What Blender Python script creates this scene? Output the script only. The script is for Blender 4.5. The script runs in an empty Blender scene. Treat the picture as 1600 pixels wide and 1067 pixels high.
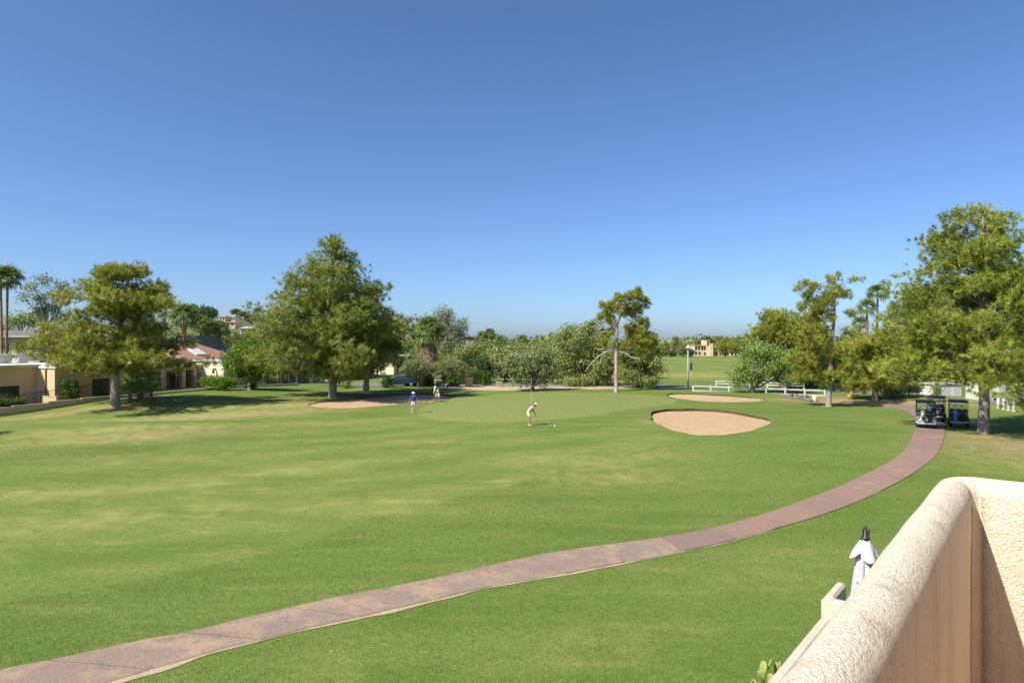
import bpy, bmesh, math, random
import numpy as np
from mathutils import Vector, Matrix
from mathutils.geometry import delaunay_2d_cdt
R = math.radians
random.seed(7); rng = np.random.default_rng(11)
SC = bpy.context.scene; COL = SC.collection

# ------------------------------------------------------------------ camera, sky, sun, exposure
CAMZ, F, CX, CY = 6.1, 1066.7, 800.0, 533.5
cd = bpy.data.cameras.new('camera'); cd.lens = 24; cd.sensor_width = 36; cd.clip_start = .05; cd.clip_end = 9000
cam = bpy.data.objects.new('camera', cd); COL.objects.link(cam); SC.camera = cam
cam.location = (0, 0, CAMZ); cam.rotation_euler = (R(90), 0, 0)
ELEV = 46; SX, SY = -.83, -.56                                 # horizontal direction towards the sun
w = bpy.data.worlds.new('World'); SC.world = w; w.use_nodes = True
nt = w.node_tree; bg = nt.nodes['Background']; sk = nt.nodes.new('ShaderNodeTexSky'); sk.sky_type = 'NISHITA'
sk.sun_disc = False; sk.sun_elevation = R(ELEV); sk.sun_rotation = math.atan2(SX, SY) % (2*math.pi)
sk.air_density = .7; sk.dust_density = 1.; sk.ozone_density = 8.; sk.altitude = 0
nt.links.new(sk.outputs[0], bg.inputs[0]); bg.inputs[1].default_value = .116
sd = bpy.data.lights.new('sun', 'SUN'); sd.energy = 5.; sd.angle = R(.5); sd.color = (1, .94, .84)
sun = bpy.data.objects.new('sun', sd); COL.objects.link(sun); sun.location = (-40, -30, 60)
_h = math.hypot(SX, SY); _d = Vector((-SX/_h*math.cos(R(ELEV)), -SY/_h*math.cos(R(ELEV)), -math.sin(R(ELEV))))
sun.rotation_euler = _d.to_track_quat('-Z', 'Y').to_euler()
vs = SC.view_settings; vs.view_transform = 'Standard'; vs.look = 'None'; vs.gamma = 1; vs.use_curve_mapping = False; vs.exposure = .6
SC.cycles.max_bounces = 6; SC.cycles.transparent_max_bounces = 6

# ------------------------------------------------------------------ materials
def mat(name, c1, c2=None, scale=3., rough=.8, bump=0., bscale=None, metal=0., detail=4., spec=.3, coord='Object'):
    m = bpy.data.materials.new(name); m.use_nodes = True; n = m.node_tree.nodes; l = m.node_tree.links
    b = n['Principled BSDF']; b.inputs['Roughness'].default_value = rough; b.inputs['Metallic'].default_value = metal
    b.inputs['Specular IOR Level'].default_value = spec
    tc = n.new('ShaderNodeTexCoord')
    nz = n.new('ShaderNodeTexNoise'); nz.inputs['Scale'].default_value = scale; nz.inputs['Detail'].default_value = detail
    l.new(tc.outputs[coord], nz.inputs['Vector'])
    mx = n.new('ShaderNodeMix'); mx.data_type = 'RGBA'
    c2 = c2 or tuple(v*.8 for v in c1)
    mx.inputs[6].default_value = (*c1, 1); mx.inputs[7].default_value = (*c2, 1)
    mr = n.new('ShaderNodeMapRange'); mr.inputs[1].default_value = .35; mr.inputs[2].default_value = .65
    l.new(nz.outputs[0], mr.inputs[0]); l.new(mr.outputs[0], mx.inputs[0]); l.new(mx.outputs[2], b.inputs['Base Color'])
    if bump:
        nb = n.new('ShaderNodeTexNoise'); nb.inputs['Scale'].default_value = bscale or scale*4; nb.inputs['Detail'].default_value = 5
        l.new(tc.outputs[coord], nb.inputs['Vector'])
        bp = n.new('ShaderNodeBump'); bp.inputs['Strength'].default_value = 1; bp.inputs['Distance'].default_value = bump
        l.new(nb.outputs[0], bp.inputs['Height']); l.new(bp.outputs[0], b.inputs['Normal'])
    return m

def leafmat(name, ca, cb, cc=None, trans=.35):
    m = bpy.data.materials.new(name); m.use_nodes = True; n = m.node_tree.nodes; l = m.node_tree.links
    b = n['Principled BSDF']; b.inputs['Roughness'].default_value = .55; b.inputs['Specular IOR Level'].default_value = .25
    at = n.new('ShaderNodeAttribute'); at.attribute_name = 'tint'
    cr = n.new('ShaderNodeValToRGB'); e = cr.color_ramp.elements
    e[0].position = .05; e[0].color = (*ca, 1); e[1].position = .8; e[1].color = (*cb, 1)
    if cc:
        x = cr.color_ramp.elements.new(.97); x.color = (*cc, 1)
    l.new(at.outputs['Fac'], cr.inputs[0]); l.new(cr.outputs[0], b.inputs['Base Color'])
    t = n.new('ShaderNodeBsdfTranslucent'); l.new(cr.outputs[0], t.inputs[0])
    ms = n.new('ShaderNodeMixShader'); ms.inputs[0].default_value = trans
    l.new(b.outputs[0], ms.inputs[1]); l.new(t.outputs[0], ms.inputs[2])
    l.new(ms.outputs[0], n['Material Output'].inputs[0])
    return m

def grassmat(name, base, light, dry, dirt, fine=28., bump=.02, stripe=0.):
    m = bpy.data.materials.new(name); m.use_nodes = True; n = m.node_tree.nodes; l = m.node_tree.links
    b = n['Principled BSDF']; b.inputs['Roughness'].default_value = .9; b.inputs['Specular IOR Level'].default_value = .12
    geo = n.new('ShaderNodeNewGeometry')
    def noise(s, d=4., stretch=None):
        z = n.new('ShaderNodeTexNoise'); z.inputs['Scale'].default_value = s; z.inputs['Detail'].default_value = d; z.inputs['Roughness'].default_value = .5 if d < 6 else .62
        if stretch:
            mp = n.new('ShaderNodeMapping'); mp.inputs['Rotation'].default_value = (0, 0, stretch[1]); mp.inputs['Scale'].default_value = (1, stretch[0], 1)
            l.new(geo.outputs['Position'], mp.inputs[0]); l.new(mp.outputs[0], z.inputs['Vector'])
        else: l.new(geo.outputs['Position'], z.inputs['Vector'])
        return z.outputs[0]
    def rng_(s, a, b_):
        q = n.new('ShaderNodeMapRange'); q.inputs[1].default_value = a; q.inputs[2].default_value = b_; l.new(s, q.inputs[0]); return q.outputs[0]
    def attr(k):
        a = n.new('ShaderNodeAttribute'); a.attribute_name = k; return a.outputs['Fac']
    def math_(op, a, b_):
        q = n.new('ShaderNodeMath'); q.operation = op; q.use_clamp = True
        for i, v in enumerate((a, b_)):
            if isinstance(v, (int, float)): q.inputs[i].default_value = v
            else: l.new(v, q.inputs[i])
        return q.outputs[0]
    def mix(f, a, b_):
        q = n.new('ShaderNodeMix'); q.data_type = 'RGBA'
        for i, v in ((0, f), (6, a), (7, b_)):
            if isinstance(v, tuple): q.inputs[i].default_value = (*v, 1)
            elif isinstance(v, float): q.inputs[i].default_value = v
            else: l.new(v, q.inputs[i])
        return q.outputs[2]
    big = rng_(noise(.13, 6, (4.0, -.49)), .40, .60); med = rng_(noise(1.1, 5), .35, .7); fin = rng_(noise(fine, 3), .3, .75)
    f0 = math_('ADD', math_('MULTIPLY', attr('light'), .62), math_('MULTIPLY', big, .42))
    c = mix(f0, base, light)
    dk = tuple(v*.55 for v in base)
    c = mix(math_('MULTIPLY', rng_(noise(5.5, 7), .62, .36), .42), c, dk)
    c = mix(math_('MULTIPLY', rng_(noise(9., 7), .54, .7), .4), c, tuple(min(1, v*1.2) for v in light))
    c = mix(math_('MULTIPLY', rng_(fin, .8, .1), .75), c, dk)
    dd = math_('MULTIPLY', attr('dry'), math_('ADD', math_('MULTIPLY', med, .8), math_('MULTIPLY', fin, .5)))
    c = mix(dd, c, dry)
    strk = math_('MULTIPLY', math_('MULTIPLY', rng_(noise(.30, 10, (6.0, -.49)), .52, .68), .5), math_('ADD', attr('light'), .15))
    c = mix(math_('MULTIPLY', strk, math_('ADD', med, .3)), c, dry)
    speck = math_('MULTIPLY', rng_(noise(3.3, 6), .6, .72), .35)
    c = mix(math_('MULTIPLY', speck, fin), c, dry)
    c = mix(math_('MULTIPLY', attr('dirt'), math_('ADD', math_('MULTIPLY', med, .7), .45)), c, dirt)
    l.new(c, b.inputs['Base Color'])
    bp = n.new('ShaderNodeBump'); bp.inputs['Strength'].default_value = .8; bp.inputs['Distance'].default_value = bump
    l.new(noise(fine*.9, 5), bp.inputs['Height']); l.new(bp.outputs[0], b.inputs['Normal'])
    return m

def fancy(name, rough, layers, bumps, rnd=None):
    """layers: (noise scale, lo, hi, amount, colour, stretch); the first entry is the base colour"""
    m = bpy.data.materials.new(name); m.use_nodes = True; n = m.node_tree.nodes; l = m.node_tree.links
    b = n['Principled BSDF']; b.inputs['Roughness'].default_value = rough; b.inputs['Specular IOR Level'].default_value = .2
    geo = n.new('ShaderNodeNewGeometry'); c = None
    for L in layers:
        if c is None:
            q = n.new('ShaderNodeRGB'); q.outputs[0].default_value = (*L, 1); c = q.outputs[0]; continue
        sc, lo, hi, am, col, stx = L
        z = n.new('ShaderNodeTexNoise'); z.inputs['Scale'].default_value = sc; z.inputs['Detail'].default_value = 8; z.inputs['Roughness'].default_value = .62
        mp = n.new('ShaderNodeMapping'); mp.inputs['Scale'].default_value = stx; l.new(geo.outputs['Position'], mp.inputs[0]); l.new(mp.outputs[0], z.inputs['Vector'])
        r = n.new('ShaderNodeMapRange'); r.inputs[1].default_value = lo; r.inputs[2].default_value = hi; r.inputs[4].default_value = am; l.new(z.outputs[0], r.inputs[0])
        q = n.new('ShaderNodeMix'); q.data_type = 'RGBA'; l.new(r.outputs[0], q.inputs[0]); l.new(c, q.inputs[6]); q.inputs[7].default_value = (*col, 1); c = q.outputs[2]
    if rnd:
        oi = n.new('ShaderNodeObjectInfo'); q = n.new('ShaderNodeMix'); q.data_type = 'RGBA'; mu = n.new('ShaderNodeMath'); mu.operation = 'MULTIPLY'; mu.inputs[1].default_value = rnd[1]
        l.new(oi.outputs['Random'], mu.inputs[0]); l.new(mu.outputs[0], q.inputs[0]); l.new(c, q.inputs[6]); q.inputs[7].default_value = (*rnd[0], 1); c = q.outputs[2]
    l.new(c, b.inputs['Base Color']); prev = None
    for kind, sc, dist in bumps:
        if kind == 'vor': t = n.new('ShaderNodeTexVoronoi'); t.inputs['Scale'].default_value = sc; t.feature = 'SMOOTH_F1'
        else: t = n.new('ShaderNodeTexNoise'); t.inputs['Scale'].default_value = sc; t.inputs['Detail'].default_value = 6; t.inputs['Roughness'].default_value = .65
        l.new(geo.outputs['Position'], t.inputs['Vector']); bp = n.new('ShaderNodeBump'); bp.inputs['Distance'].default_value = dist; bp.invert = kind == 'vor'
        l.new(t.outputs[0], bp.inputs['Height'])
        if prev: l.new(prev, bp.inputs['Normal'])
        prev = bp.outputs[0]
    if prev: l.new(prev, b.inputs['Normal'])
    return m
M = {}
M['grass'] = grassmat('turf', (.115, .188, .030), (.255, .295, .078), (.36, .32, .115), (.36, .235, .135))
M['green'] = grassmat('putting_turf', (.215, .258, .070), (.25, .285, .085), (.27, .275, .09), (.3, .2, .1), fine=9, bump=.004)
M['blade'] = leafmat('grass_blade', (.05, .10, .012), (.235, .30, .085), (.42, .40, .19), .3)
M['sand'] = fancy('bunker_sand', .95, [(.46, .315, .185), (.8, .42, .66, .7, (.39, .26, .145), (1, 1, 1)), (6, .55, .7, .5, (.33, .21, .115), (1, 1, 1)), (1.2, .5, .62, .4, (.53, .38, .24), (3.5, .6, 1))], [('noise', 2.2, .10), ('noise', 9, .04)])
M['lip'] = mat('bunker_lip', (.11, .08, .035), (.08, .06, .028), 4, .95)
M['lipgrass'] = mat('lip_turf', (.10, .15, .03), (.16, .17, .05), 2, .95)
M['gravel'] = mat('desert_gravel', (.50, .36, .25), (.38, .28, .17), .9, .95, .03, 8)
M['asphalt'] = mat('asphalt', (.20, .19, .185), (.15, .145, .145), .7, .9, .005, 40)
M['drive'] = mat('concrete_pale', (.46, .42, .36), (.38, .34, .29), .8, .9)
M['slab'] = fancy('path_concrete', .85, [(.25, .160, .120), (30, .4, .7, .45, (.32, .215, .155), (1, 1, 1)), (.55, .54, .66, .7, (.16, .13, .125), (1, 1, 1)), (1.3, .58, .67, .55, (.42, .29, .195), (1, 1, 1)), (2.2, .60, .72, .5, (.15, .115, .105), (1, 1, 1))], [('noise', 16, .012)], ((.19, .14, .125), .6))
M['slabworn'] = fancy('path_concrete_worn', .9, [(.25, .18, .14), (26, .4, .7, .6, (.36, .27, .20), (1, 1, 1)), (1.1, .47, .62, .75, (.42, .29, .185), (1, 1, 1)), (3.2, .56, .68, .7, (.135, .11, .105), (1, 1, 1)), (.7, .56, .70, .5, (.20, .165, .145), (1, 1, 1))], [('noise', 9, .03), ('noise', 40, .01)], ((.22, .165, .135), .45))
M['edge'] = mat('path_edging', (.42, .34, .23), (.33, .25, .16), 2, .9)
M['bark'] = mat('pine_bark', (.30, .25, .21), (.15, .12, .10), 6, .95, .04, 14)
M['barkdark'] = mat('dark_bark', (.10, .075, .06), (.05, .04, .035), 6, .95, .03, 12)
M['barkgrey'] = mat('grey_bark', (.36, .31, .27), (.22, .18, .15), 6, .95, .03, 12)
M['dead'] = mat('dead_wood', (.52, .46, .40), (.38, .33, .28), 5, .9)
M['deadbark'] = mat('pale_trunk', (.44, .36, .31), (.26, .20, .17), 3, .9, .03, 14)
M['palmtrunk'] = mat('palm_trunk', (.30, .19, .12), (.18, .11, .07), 5, .95, .03, 20)
M['pine'] = leafmat('pine_needles', (.075, .115, .012), (.45, .50, .075), (.50, .42, .15), .36)
M['pine_dark'] = leafmat('pine_needles_dark', (.062, .098, .014), (.40, .45, .085), (.47, .40, .15), .36)
M['pine_olive'] = leafmat('pine_needles_olive', (.095, .120, .012), (.48, .50, .078), (.52, .39, .14), .36)
M['mesquite'] = leafmat('mesquite_leaf', (.13, .18, .04), (.40, .45, .14), (.45, .44, .16), .36)
M['mesquite2'] = leafmat('mesquite_leaf_bright', (.12, .20, .036), (.34, .47, .12), (.42, .48, .15), .36)
M['olive'] = leafmat('olive_leaf', (.15, .19, .065), (.40, .44, .20), (.42, .42, .2), .36)
M['euca'] = leafmat('eucalyptus_leaf', (.13, .17, .075), (.38, .41, .22), (.44, .38, .22), .36)
M['citrus'] = leafmat('broad_leaf_bright', (.07, .185, .016), (.27, .37, .045), (.42, .38, .06), .4)
M['oak'] = leafmat('broad_leaf_dark', (.045, .10, .035), (.115, .19, .065), (.14, .2, .07), .4)
M['far'] = leafmat('far_leaf', (.11, .145, .04), (.31, .34, .11), (.38, .34, .14), .36)
M['palm'] = leafmat('palm_leaf', (.08, .14, .03), (.25, .30, .075), (.34, .3, .12), .4)
M['palmdead'] = leafmat('dead_palm_leaf', (.30, .20, .11), (.44, .33, .20))
M['hedge'] = leafmat('hedge_leaf', (.04, .10, .012), (.15, .24, .03), (.2, .25, .05), .4)
M['cactus'] = mat('cactus_pad', (.22, .30, .09), (.33, .32, .09), 12, .7)
M['stucco'] = fancy('cream_stucco', .95, [(.72, .655, .51), (3, .45, .7, .5, (.64, .565, .42), (1, 1, 1)), (2.2, .56, .72, .6, (.40, .31, .21), (3, 3, .25)), (90, .5, .75, .5, (.50, .42, .30), (1, 1, 1))], [('vor', 115, .008), ('noise', 230, .005), ('noise', 12, .012)])
M['stucco2'] = mat('patio_stucco', (.58, .50, .38), (.50, .42, .31), 4, .95, .012, 30)
M['tile'] = mat('balcony_tile', (.44, .22, .10), (.38, .18, .085), 3, .8)
M['tan'] = mat('tan_stucco', (.66, .49, .32), (.60, .44, .28), .8, .95, .01, 14)
M['orange'] = mat('orange_stucco', (.70, .49, .30), (.64, .44, .27), .8, .95, .01, 14)
M['cream'] = mat('cream_wall', (.72, .66, .47), (.66, .60, .42), .8, .95)
M['white'] = mat('white_paint', (.62, .61, .58), (.52, .51, .48), 1.5, .7)
M['roofwhite'] = mat('white_roofing', (.70, .67, .60), (.52, .48, .42), .7, .9)
M['shingle'] = mat('grey_shingle', (.19, .165, .15), (.12, .11, .105), 3, .95)
M['terracotta'] = mat('terracotta', (.47, .26, .18), (.38, .20, .14), 2, .9)
M['glass'] = mat('dark_glass', (.025, .03, .035), (.04, .05, .05), 1, .12, spec=.6)
M['iron'] = mat('black_iron', (.03, .028, .026), None, 3, .6)
M['black'] = mat('black_vinyl', (.025, .025, .028), (.04, .04, .045), 5, .45)
M['tyre'] = mat('tyre_rubber', (.03, .03, .03), None, 8, .9)
M['rim'] = mat('wheel_rim', (.55, .55, .55), None, 4, .35, metal=.6)
M['cartsilver'] = mat('cart_silver', (.42, .43, .45), (.36, .37, .39), 2, .35, spec=.5)
M['cartnavy'] = mat('cart_navy', (.03, .045, .085), (.025, .035, .07), 2, .3, spec=.5)
M['cartgreen'] = mat('cart_dark', (.04, .055, .06), (.03, .04, .05), 2, .3, spec=.5)
M['steel'] = mat('steel', (.5, .5, .5), None, 3, .3, metal=.9)
M['bagwhite'] = mat('bag_white', (.70, .64, .54), (.58, .52, .44), 6, .7)
M['bagbrown'] = mat('bag_brown', (.26, .11, .05), None, 6, .6)
M['bagteal'] = mat('bag_teal', (.08, .38, .47), (.06, .28, .37), 6, .6)
M['bagblack'] = mat('bag_black', (.03, .03, .035), None, 6, .6)
M['skin'] = mat('skin', (.56, .33, .23), (.50, .29, .20), 8, .6)
M['skintan'] = mat('skin_tanned', (.36, .19, .12), (.32, .17, .10), 8, .6)
M['blue'] = mat('blue_shirt', (.035, .05, .36), (.03, .04, .28), 6, .85)
M['clothwhite'] = mat('white_cloth', (.76, .75, .74), (.68, .67, .68), 5, .85)
M['pink'] = mat('pink_shirt', (.62, .30, .50), (.70, .55, .62), 10, .85)
M['yellow'] = mat('yellow_cloth', (.72, .76, .26), (.64, .70, .22), 6, .85)
M['pale'] = mat('pale_check_shirt', (.74, .66, .68), (.62, .48, .54), 14, .85)
M['navy'] = mat('navy_cloth', (.03, .03, .07), None, 6, .85)
M['hair'] = mat('brown_hair', (.14, .08, .05), (.09, .05, .03), 20, .6)
M['canvas'] = mat('umbrella_canvas', (.50, .47, .49), (.45, .42, .45), 5, .85)
M['rock'] = mat('river_rock', (.20, .17, .145), (.10, .09, .085), 2, .95, .05, 5)
M['stone'] = mat('sandstone', (.50, .40, .26), (.40, .31, .20), 2, .95, .04, 5)
M['brick'] = mat('red_brick', (.34, .15, .09), (.28, .12, .08), 4, .95)
M['galv'] = mat('galvanised', (.46, .47, .46), (.38, .39, .38), 4, .5)
M['yellowpaint'] = mat('yellow_paint', (.62, .42, .06), (.52, .36, .07), 3, .8)
M['carteal'] = mat('teal_car_paint', (.05, .30, .30), None, 2, .3, spec=.5)
M['cardark'] = mat('dark_car_paint', (.03, .05, .08), None, 2, .25, spec=.6)
M['carwhite'] = mat('white_car_paint', (.72, .72, .72), None, 2, .3, spec=.5)
M['hill'] = mat('hill_scrub', (.10, .13, .05), (.16, .15, .07), .08, .95)
M['mansion'] = mat('mansion_stucco', (.64, .51, .34), (.58, .45, .29), .6, .95)
M['lamp'] = mat('lamp_head', (.62, .64, .64), None, 3, .5)

# ------------------------------------------------------------------ helpers
def tag(o, label=None, cat=None, group=None, kind=None):
    if label: o['label'] = label
    if cat: o['category'] = cat
    if group: o['group'] = group
    if kind: o['kind'] = kind
    return o
def empty(name, loc, label=None, cat=None, group=None, rz=0.):
    o = bpy.data.objects.new(name, None); COL.objects.link(o); o.location = loc; o.rotation_euler = (0, 0, rz); o.empty_display_size = .2
    return tag(o, label, cat, group)
def link(name, me, m, parent=None, loc=(0, 0, 0)):
    o = bpy.data.objects.new(name, me); COL.objects.link(o); o.location = loc
    if m and not me.materials: me.materials.append(M[m] if isinstance(m, str) else m)
    if parent: o.parent = parent
    return o
def copy_tree(o, parent=None):
    c = o.copy(); COL.objects.link(c); c.parent = parent
    for ch in list(o.children): copy_tree(ch, c)
    return c
class MB:
    def __init__(s, org=(0, 0, 0)): s.v = []; s.f = []; s.o = Vector(org)
    def add(s, vs, fs):
        k = len(s.v); s.v += [tuple(Vector(p)-s.o) for p in vs]; s.f += [tuple(i+k for i in f) for f in fs]; return s
    def box(s, x0, x1, y0, y1, z0, z1, fn=None, bev=0.):
        if bev:
            b = bev; P = []
            # chamfered box: 24 verts via convex hull of inset corners
            bm = bmesh.new()
            for sx in (0, 1):
                for sy in (0, 1):
                    for sz in (0, 1):
                        X = (x0, x1)[sx]; Y = (y0, y1)[sy]; Z = (z0, z1)[sz]; dx, dy, dz = (b, -b)[sx], (b, -b)[sy], (b, -b)[sz]
                        for q in ((X, Y+dy, Z+dz), (X+dx, Y, Z+dz), (X+dx, Y+dy, Z)): bm.verts.new(q)
            bmesh.ops.convex_hull(bm, input=bm.verts[:])
            bm.verts.index_update()
            P = [tuple(q.co) for q in bm.verts]; Fc = [tuple(q.index for q in f.verts) for f in bm.faces]; bm.free()
        else:
            P = [(x, y, z) for z in (z0, z1) for y in (y0, y1) for x in (x0, x1)]
            Fc = [(0, 2, 3, 1), (4, 5, 7, 6), (0, 1, 5, 4), (2, 6, 7, 3), (0, 4, 6, 2), (1, 3, 7, 5)]
        if fn: P = [fn(*p) for p in P]
        return s.add(P, Fc)
    def tube(s, pts, rad, n=8, cap=True):
        pts = [Vector(p) for p in pts]; rad = rad if hasattr(rad, '__len__') else [rad]*len(pts)
        vs, fs = [], []; prev = None
        for i, p in enumerate(pts):
            t = (pts[min(i+1, len(pts)-1)]-pts[max(i-1, 0)]).normalized()
            a = (prev - t*prev.dot(t)) if prev else (Vector((1, 0, 0)) if abs(t.x) < .9 else Vector((0, 1, 0)))
            if not prev: a = a - t*a.dot(t)
            a.normalize(); prev = a; b = t.cross(a)
            for k in range(n):
                q = 2*math.pi*k/n; vs.append(p+(a*math.cos(q)+b*math.sin(q))*rad[i])
        for i in range(len(pts)-1):
            for k in range(n): fs.append((i*n+k, i*n+(k+1) % n, (i+1)*n+(k+1) % n, (i+1)*n+k))
        if cap: fs += [tuple(range(n-1, -1, -1)), tuple(range((len(pts)-1)*n, len(pts)*n))]
        return s.add(vs, fs)
    def lathe(s, prof, n=16, c=(0, 0, 0), ax=None):
        vs, fs = [], []
        for r, z in prof:
            for k in range(n):
                q = 2*math.pi*k/n; v = Vector((r*math.cos(q), r*math.sin(q), z))
                if ax == 'x': v = Vector((v.z, v.x, v.y))
                vs.append(v+Vector(c))
        for i in range(len(prof)-1):
            for k in range(n): fs.append((i*n+k, i*n+(k+1) % n, (i+1)*n+(k+1) % n, (i+1)*n+k))
        fs += [tuple(range(n-1, -1, -1)), tuple(range((len(prof)-1)*n, len(prof)*n))]
        return s.add(vs, fs)
    def mesh(s, name, smooth=False):
        me = bpy.data.meshes.new(name); me.from_pydata(s.v, [], s.f); me.update()
        if smooth: me.polygons.foreach_set('use_smooth', [True]*len(me.polygons))
        return me
    def build(s, name, m, parent=None, smooth=False, loc=(0, 0, 0)):
        return link(name, s.mesh(name, smooth), m, parent, loc)

def sstep(t): t = np.clip(t, 0, 1); return t*t*(3-2*t)
def terr(x, y):
    x = np.asarray(x, float); y = np.asarray(y, float)
    z = -1.2*(1-sstep((y-13)/32)) + 1.0*sstep((y-105)/120)
    win = sstep((y-10)/15)*(1-sstep((y-78)/14))
    z = z + win*(.28*np.sin(.105*x+.055*y+.4)*np.sin(.085*y-.02*x+1.1) + .12*np.sin(.21*x+1.7+.12*y)*np.sin(.16*y-.09*x))
    z = z + .6*sstep((y-108)/20)*(1-sstep((y-200)/40))*np.sin(.09*x+.035*y)*np.sin(.055*y+.4)
    z = z + .55*np.exp(-((x+27)/11)**2-((y-47)/5)**2) + .4*np.exp(-((x+9)/7)**2-((y-40)/4)**2)
    z = z + .35*np.exp(-((x-5)/15)**2-((y-66)/17)**2)
    z = z + .5*sstep((-x-18)/16)*sstep((y-52)/14)*(1-sstep((y-92)/10))
    return z
def T(x, y): return float(terr(x, y))
def kx(px): return (px-CX)/F
def Zp(py, d): return CAMZ-(py-CY)/F*d
def G(px, py):
    """ground point seen at a place of the photograph"""
    k = kx(px); q = (py-CY)/F; d = np.concatenate([np.linspace(4, 60, 1200), np.linspace(60.1, 400, 2500)])
    g = CAMZ-q*d-terr(k*d, d); i = np.argmax(g < 0); 
    if g[i] >= 0: i = len(d)-1
    a, b = d[i-1], d[i]; t = g[i-1]/(g[i-1]-g[i]+1e-9); D = a+(b-a)*t
    return (k*D, D, T(k*D, D))
def inpoly(P, x, y):
    P = np.asarray(P); c = np.zeros(np.shape(x), bool); j = len(P)-1
    for i in range(len(P)):
        xi, yi = P[i]; xj, yj = P[j]
        c ^= ((yi > y) != (yj > y)) & (x < (xj-xi)*(y-yi)/(yj-yi+1e-12)+xi); j = i
    return c
def smoothpoly(P, step=.6, it=2):
    P = np.array(P, float)
    for _ in range(it):
        Q = np.roll(P, -1, 0); P = np.stack([P*.75+Q*.25, P*.25+Q*.75], 1).reshape(-1, 2)
    out = []
    for a, b in zip(P, np.roll(P, -1, 0)):
        n = max(1, int(np.hypot(*(b-a))/step))
        out += [a+(b-a)*k/n for k in range(n)]
    return np.array(out)
def spline(P, n=12):
    P = [np.array(p, float) for p in P]; P = [2*P[0]-P[1]]+P+[2*P[-1]-P[-2]]; out = []
    for i in range(1, len(P)-2):
        for k in range(n):
            t = k/n; a, b, c, d = P[i-1:i+3]
            out.append(.5*(2*b+(c-a)*t+(2*a-5*b+4*c-d)*t*t+(3*b-a-3*c+d)*t**3))
    out.append(P[-2]); return np.array(out)

# ------------------------------------------------------------------ ground, green, bunkers, road
gxy = lambda L: [G(*p)[:2] for p in L]
bunkF = smoothpoly(gxy([(1012, 646), (1030, 640), (1060, 638.5), (1100, 638.5), (1150, 643), (1188, 651), (1212, 659), (1196, 665), (1170, 675), (1130, 681), (1085, 680), (1045, 672), (1022, 660)]), .5)
bunkL = smoothpoly(gxy([(476, 633), (505, 627), (550, 622), (600, 617), (645, 614.5), (690, 615), (715, 619), (706, 624), (680, 627), (640, 630), (600, 634), (545, 638), (500, 638)]), .6)
bunkR = smoothpoly(gxy([(1036, 616), (1060, 614), (1110, 615.5), (1160, 619), (1203, 624), (1180, 628), (1130, 628.5), (1080, 626), (1050, 621)]), .6)
def rough_edge(P, a): 
    k = np.arange(len(P)); c = P.mean(0); return P+(P-c)/np.linalg.norm(P-c, axis=1)[:, None]*(a*(np.sin(k*.61)+.7*np.sin(k*1.47+1)+.6*np.sin(k*.23+2)))[:, None]
bunkF = rough_edge(bunkF, .09); bunkL = rough_edge(bunkL, .12); bunkR = rough_edge(bunkR, .1)
green = smoothpoly(gxy([(648, 647), (665, 633), (720, 621), (780, 615), (860, 613), (950, 614), (1010, 617), (1050, 622), (1059, 629), (1030, 634), (995, 637), (960, 643), (927, 649), (882, 654), (830, 658), (760, 660), (700, 658), (665, 653)]), .7)
def band(C, wd):
    C = np.asarray(C); t = np.gradient(C, axis=0); t /= np.linalg.norm(t, axis=1)[:, None]; nn = np.stack([-t[:, 1], t[:, 0]], 1)
    return np.concatenate([C+nn*wd/2, (C-nn*wd/2)[::-1]])
roadC = spline([(-75, 116), (-40, 104), (-16, 97), (5, 95.5), (18, 93.5), (30, 88.5), (42, 82), (56, 76), (75, 70), (130, 60)], 8)
road = band(roadC, 6.5)
grav = np.array([(-9, 88.5), (-4, 86.2), (3, 85.6), (10, 85.8), (16, 88.2), (14.5, 91), (4, 92.2), (-4, 93), (-9, 93.2)])
grav = smoothpoly(grav, 1., 1)
regs = [('bunker_sand', bunkF), ('bunker_sand', bunkL), ('bunker_sand', bunkR), ('putting_green', green), ('road', road), ('gravel_verge', grav)]
pts = []
for X, Y, stp in ((np.arange(-72, 78, 1.15), np.arange(2, 112, 1.15), 1.15),):
    gx, gy = np.meshgrid(X, Y); gx = gx+rng.uniform(-.2, .2, gx.shape); gy = gy+rng.uniform(-.2, .2, gy.shape)
    pts += list(zip(gx.ravel(), gy.ravel()))
for x in np.arange(16, 112, 3.):
    for y in np.arange(113.3, 245, 3.): pts.append((x+rng.uniform(-.4, .4), y+rng.uniform(-.4, .4)))
for r0, r1, st in ((-260, 300, 9), (-3500, 3500, 220)):
    for x in np.arange(r0, r1, st):
        for y in np.arange(-60 if st < 50 else -500, 420 if st < 50 else 5000, st):
            if (st < 50 and -72 < x < 78 and 2 < y < 112) or (st > 50 and -260 < x < 300 and -60 < y < 420): continue
            pts.append((x+.013, y+.017))
edges = []
for _, P in regs:
    k = len(pts); pts += [tuple(p) for p in P]; edges += [(k+i, k+(i+1) % len(P)) for i in range(len(P))]
ov, oe, of, *_ = delaunay_2d_cdt([Vector(p) for p in pts], edges, [], 0, 1e-4)
V = np.array([(v.x, v.y) for v in ov]); TR = np.array([f for f in of if len(f) == 3])
cen = V[TR].mean(1); reg = np.full(len(TR), -1)
for i, (_, P) in enumerate(regs):
    lo, hi = P.min(0), P.max(0); idx = np.where((cen[:, 0] > lo[0]) & (cen[:, 0] < hi[0]) & (cen[:, 1] > lo[1]) & (cen[:, 1] < hi[1]) & (reg < 0))[0]
    reg[idx[inpoly(P, cen[idx, 0], cen[idx, 1])]] = i

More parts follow.
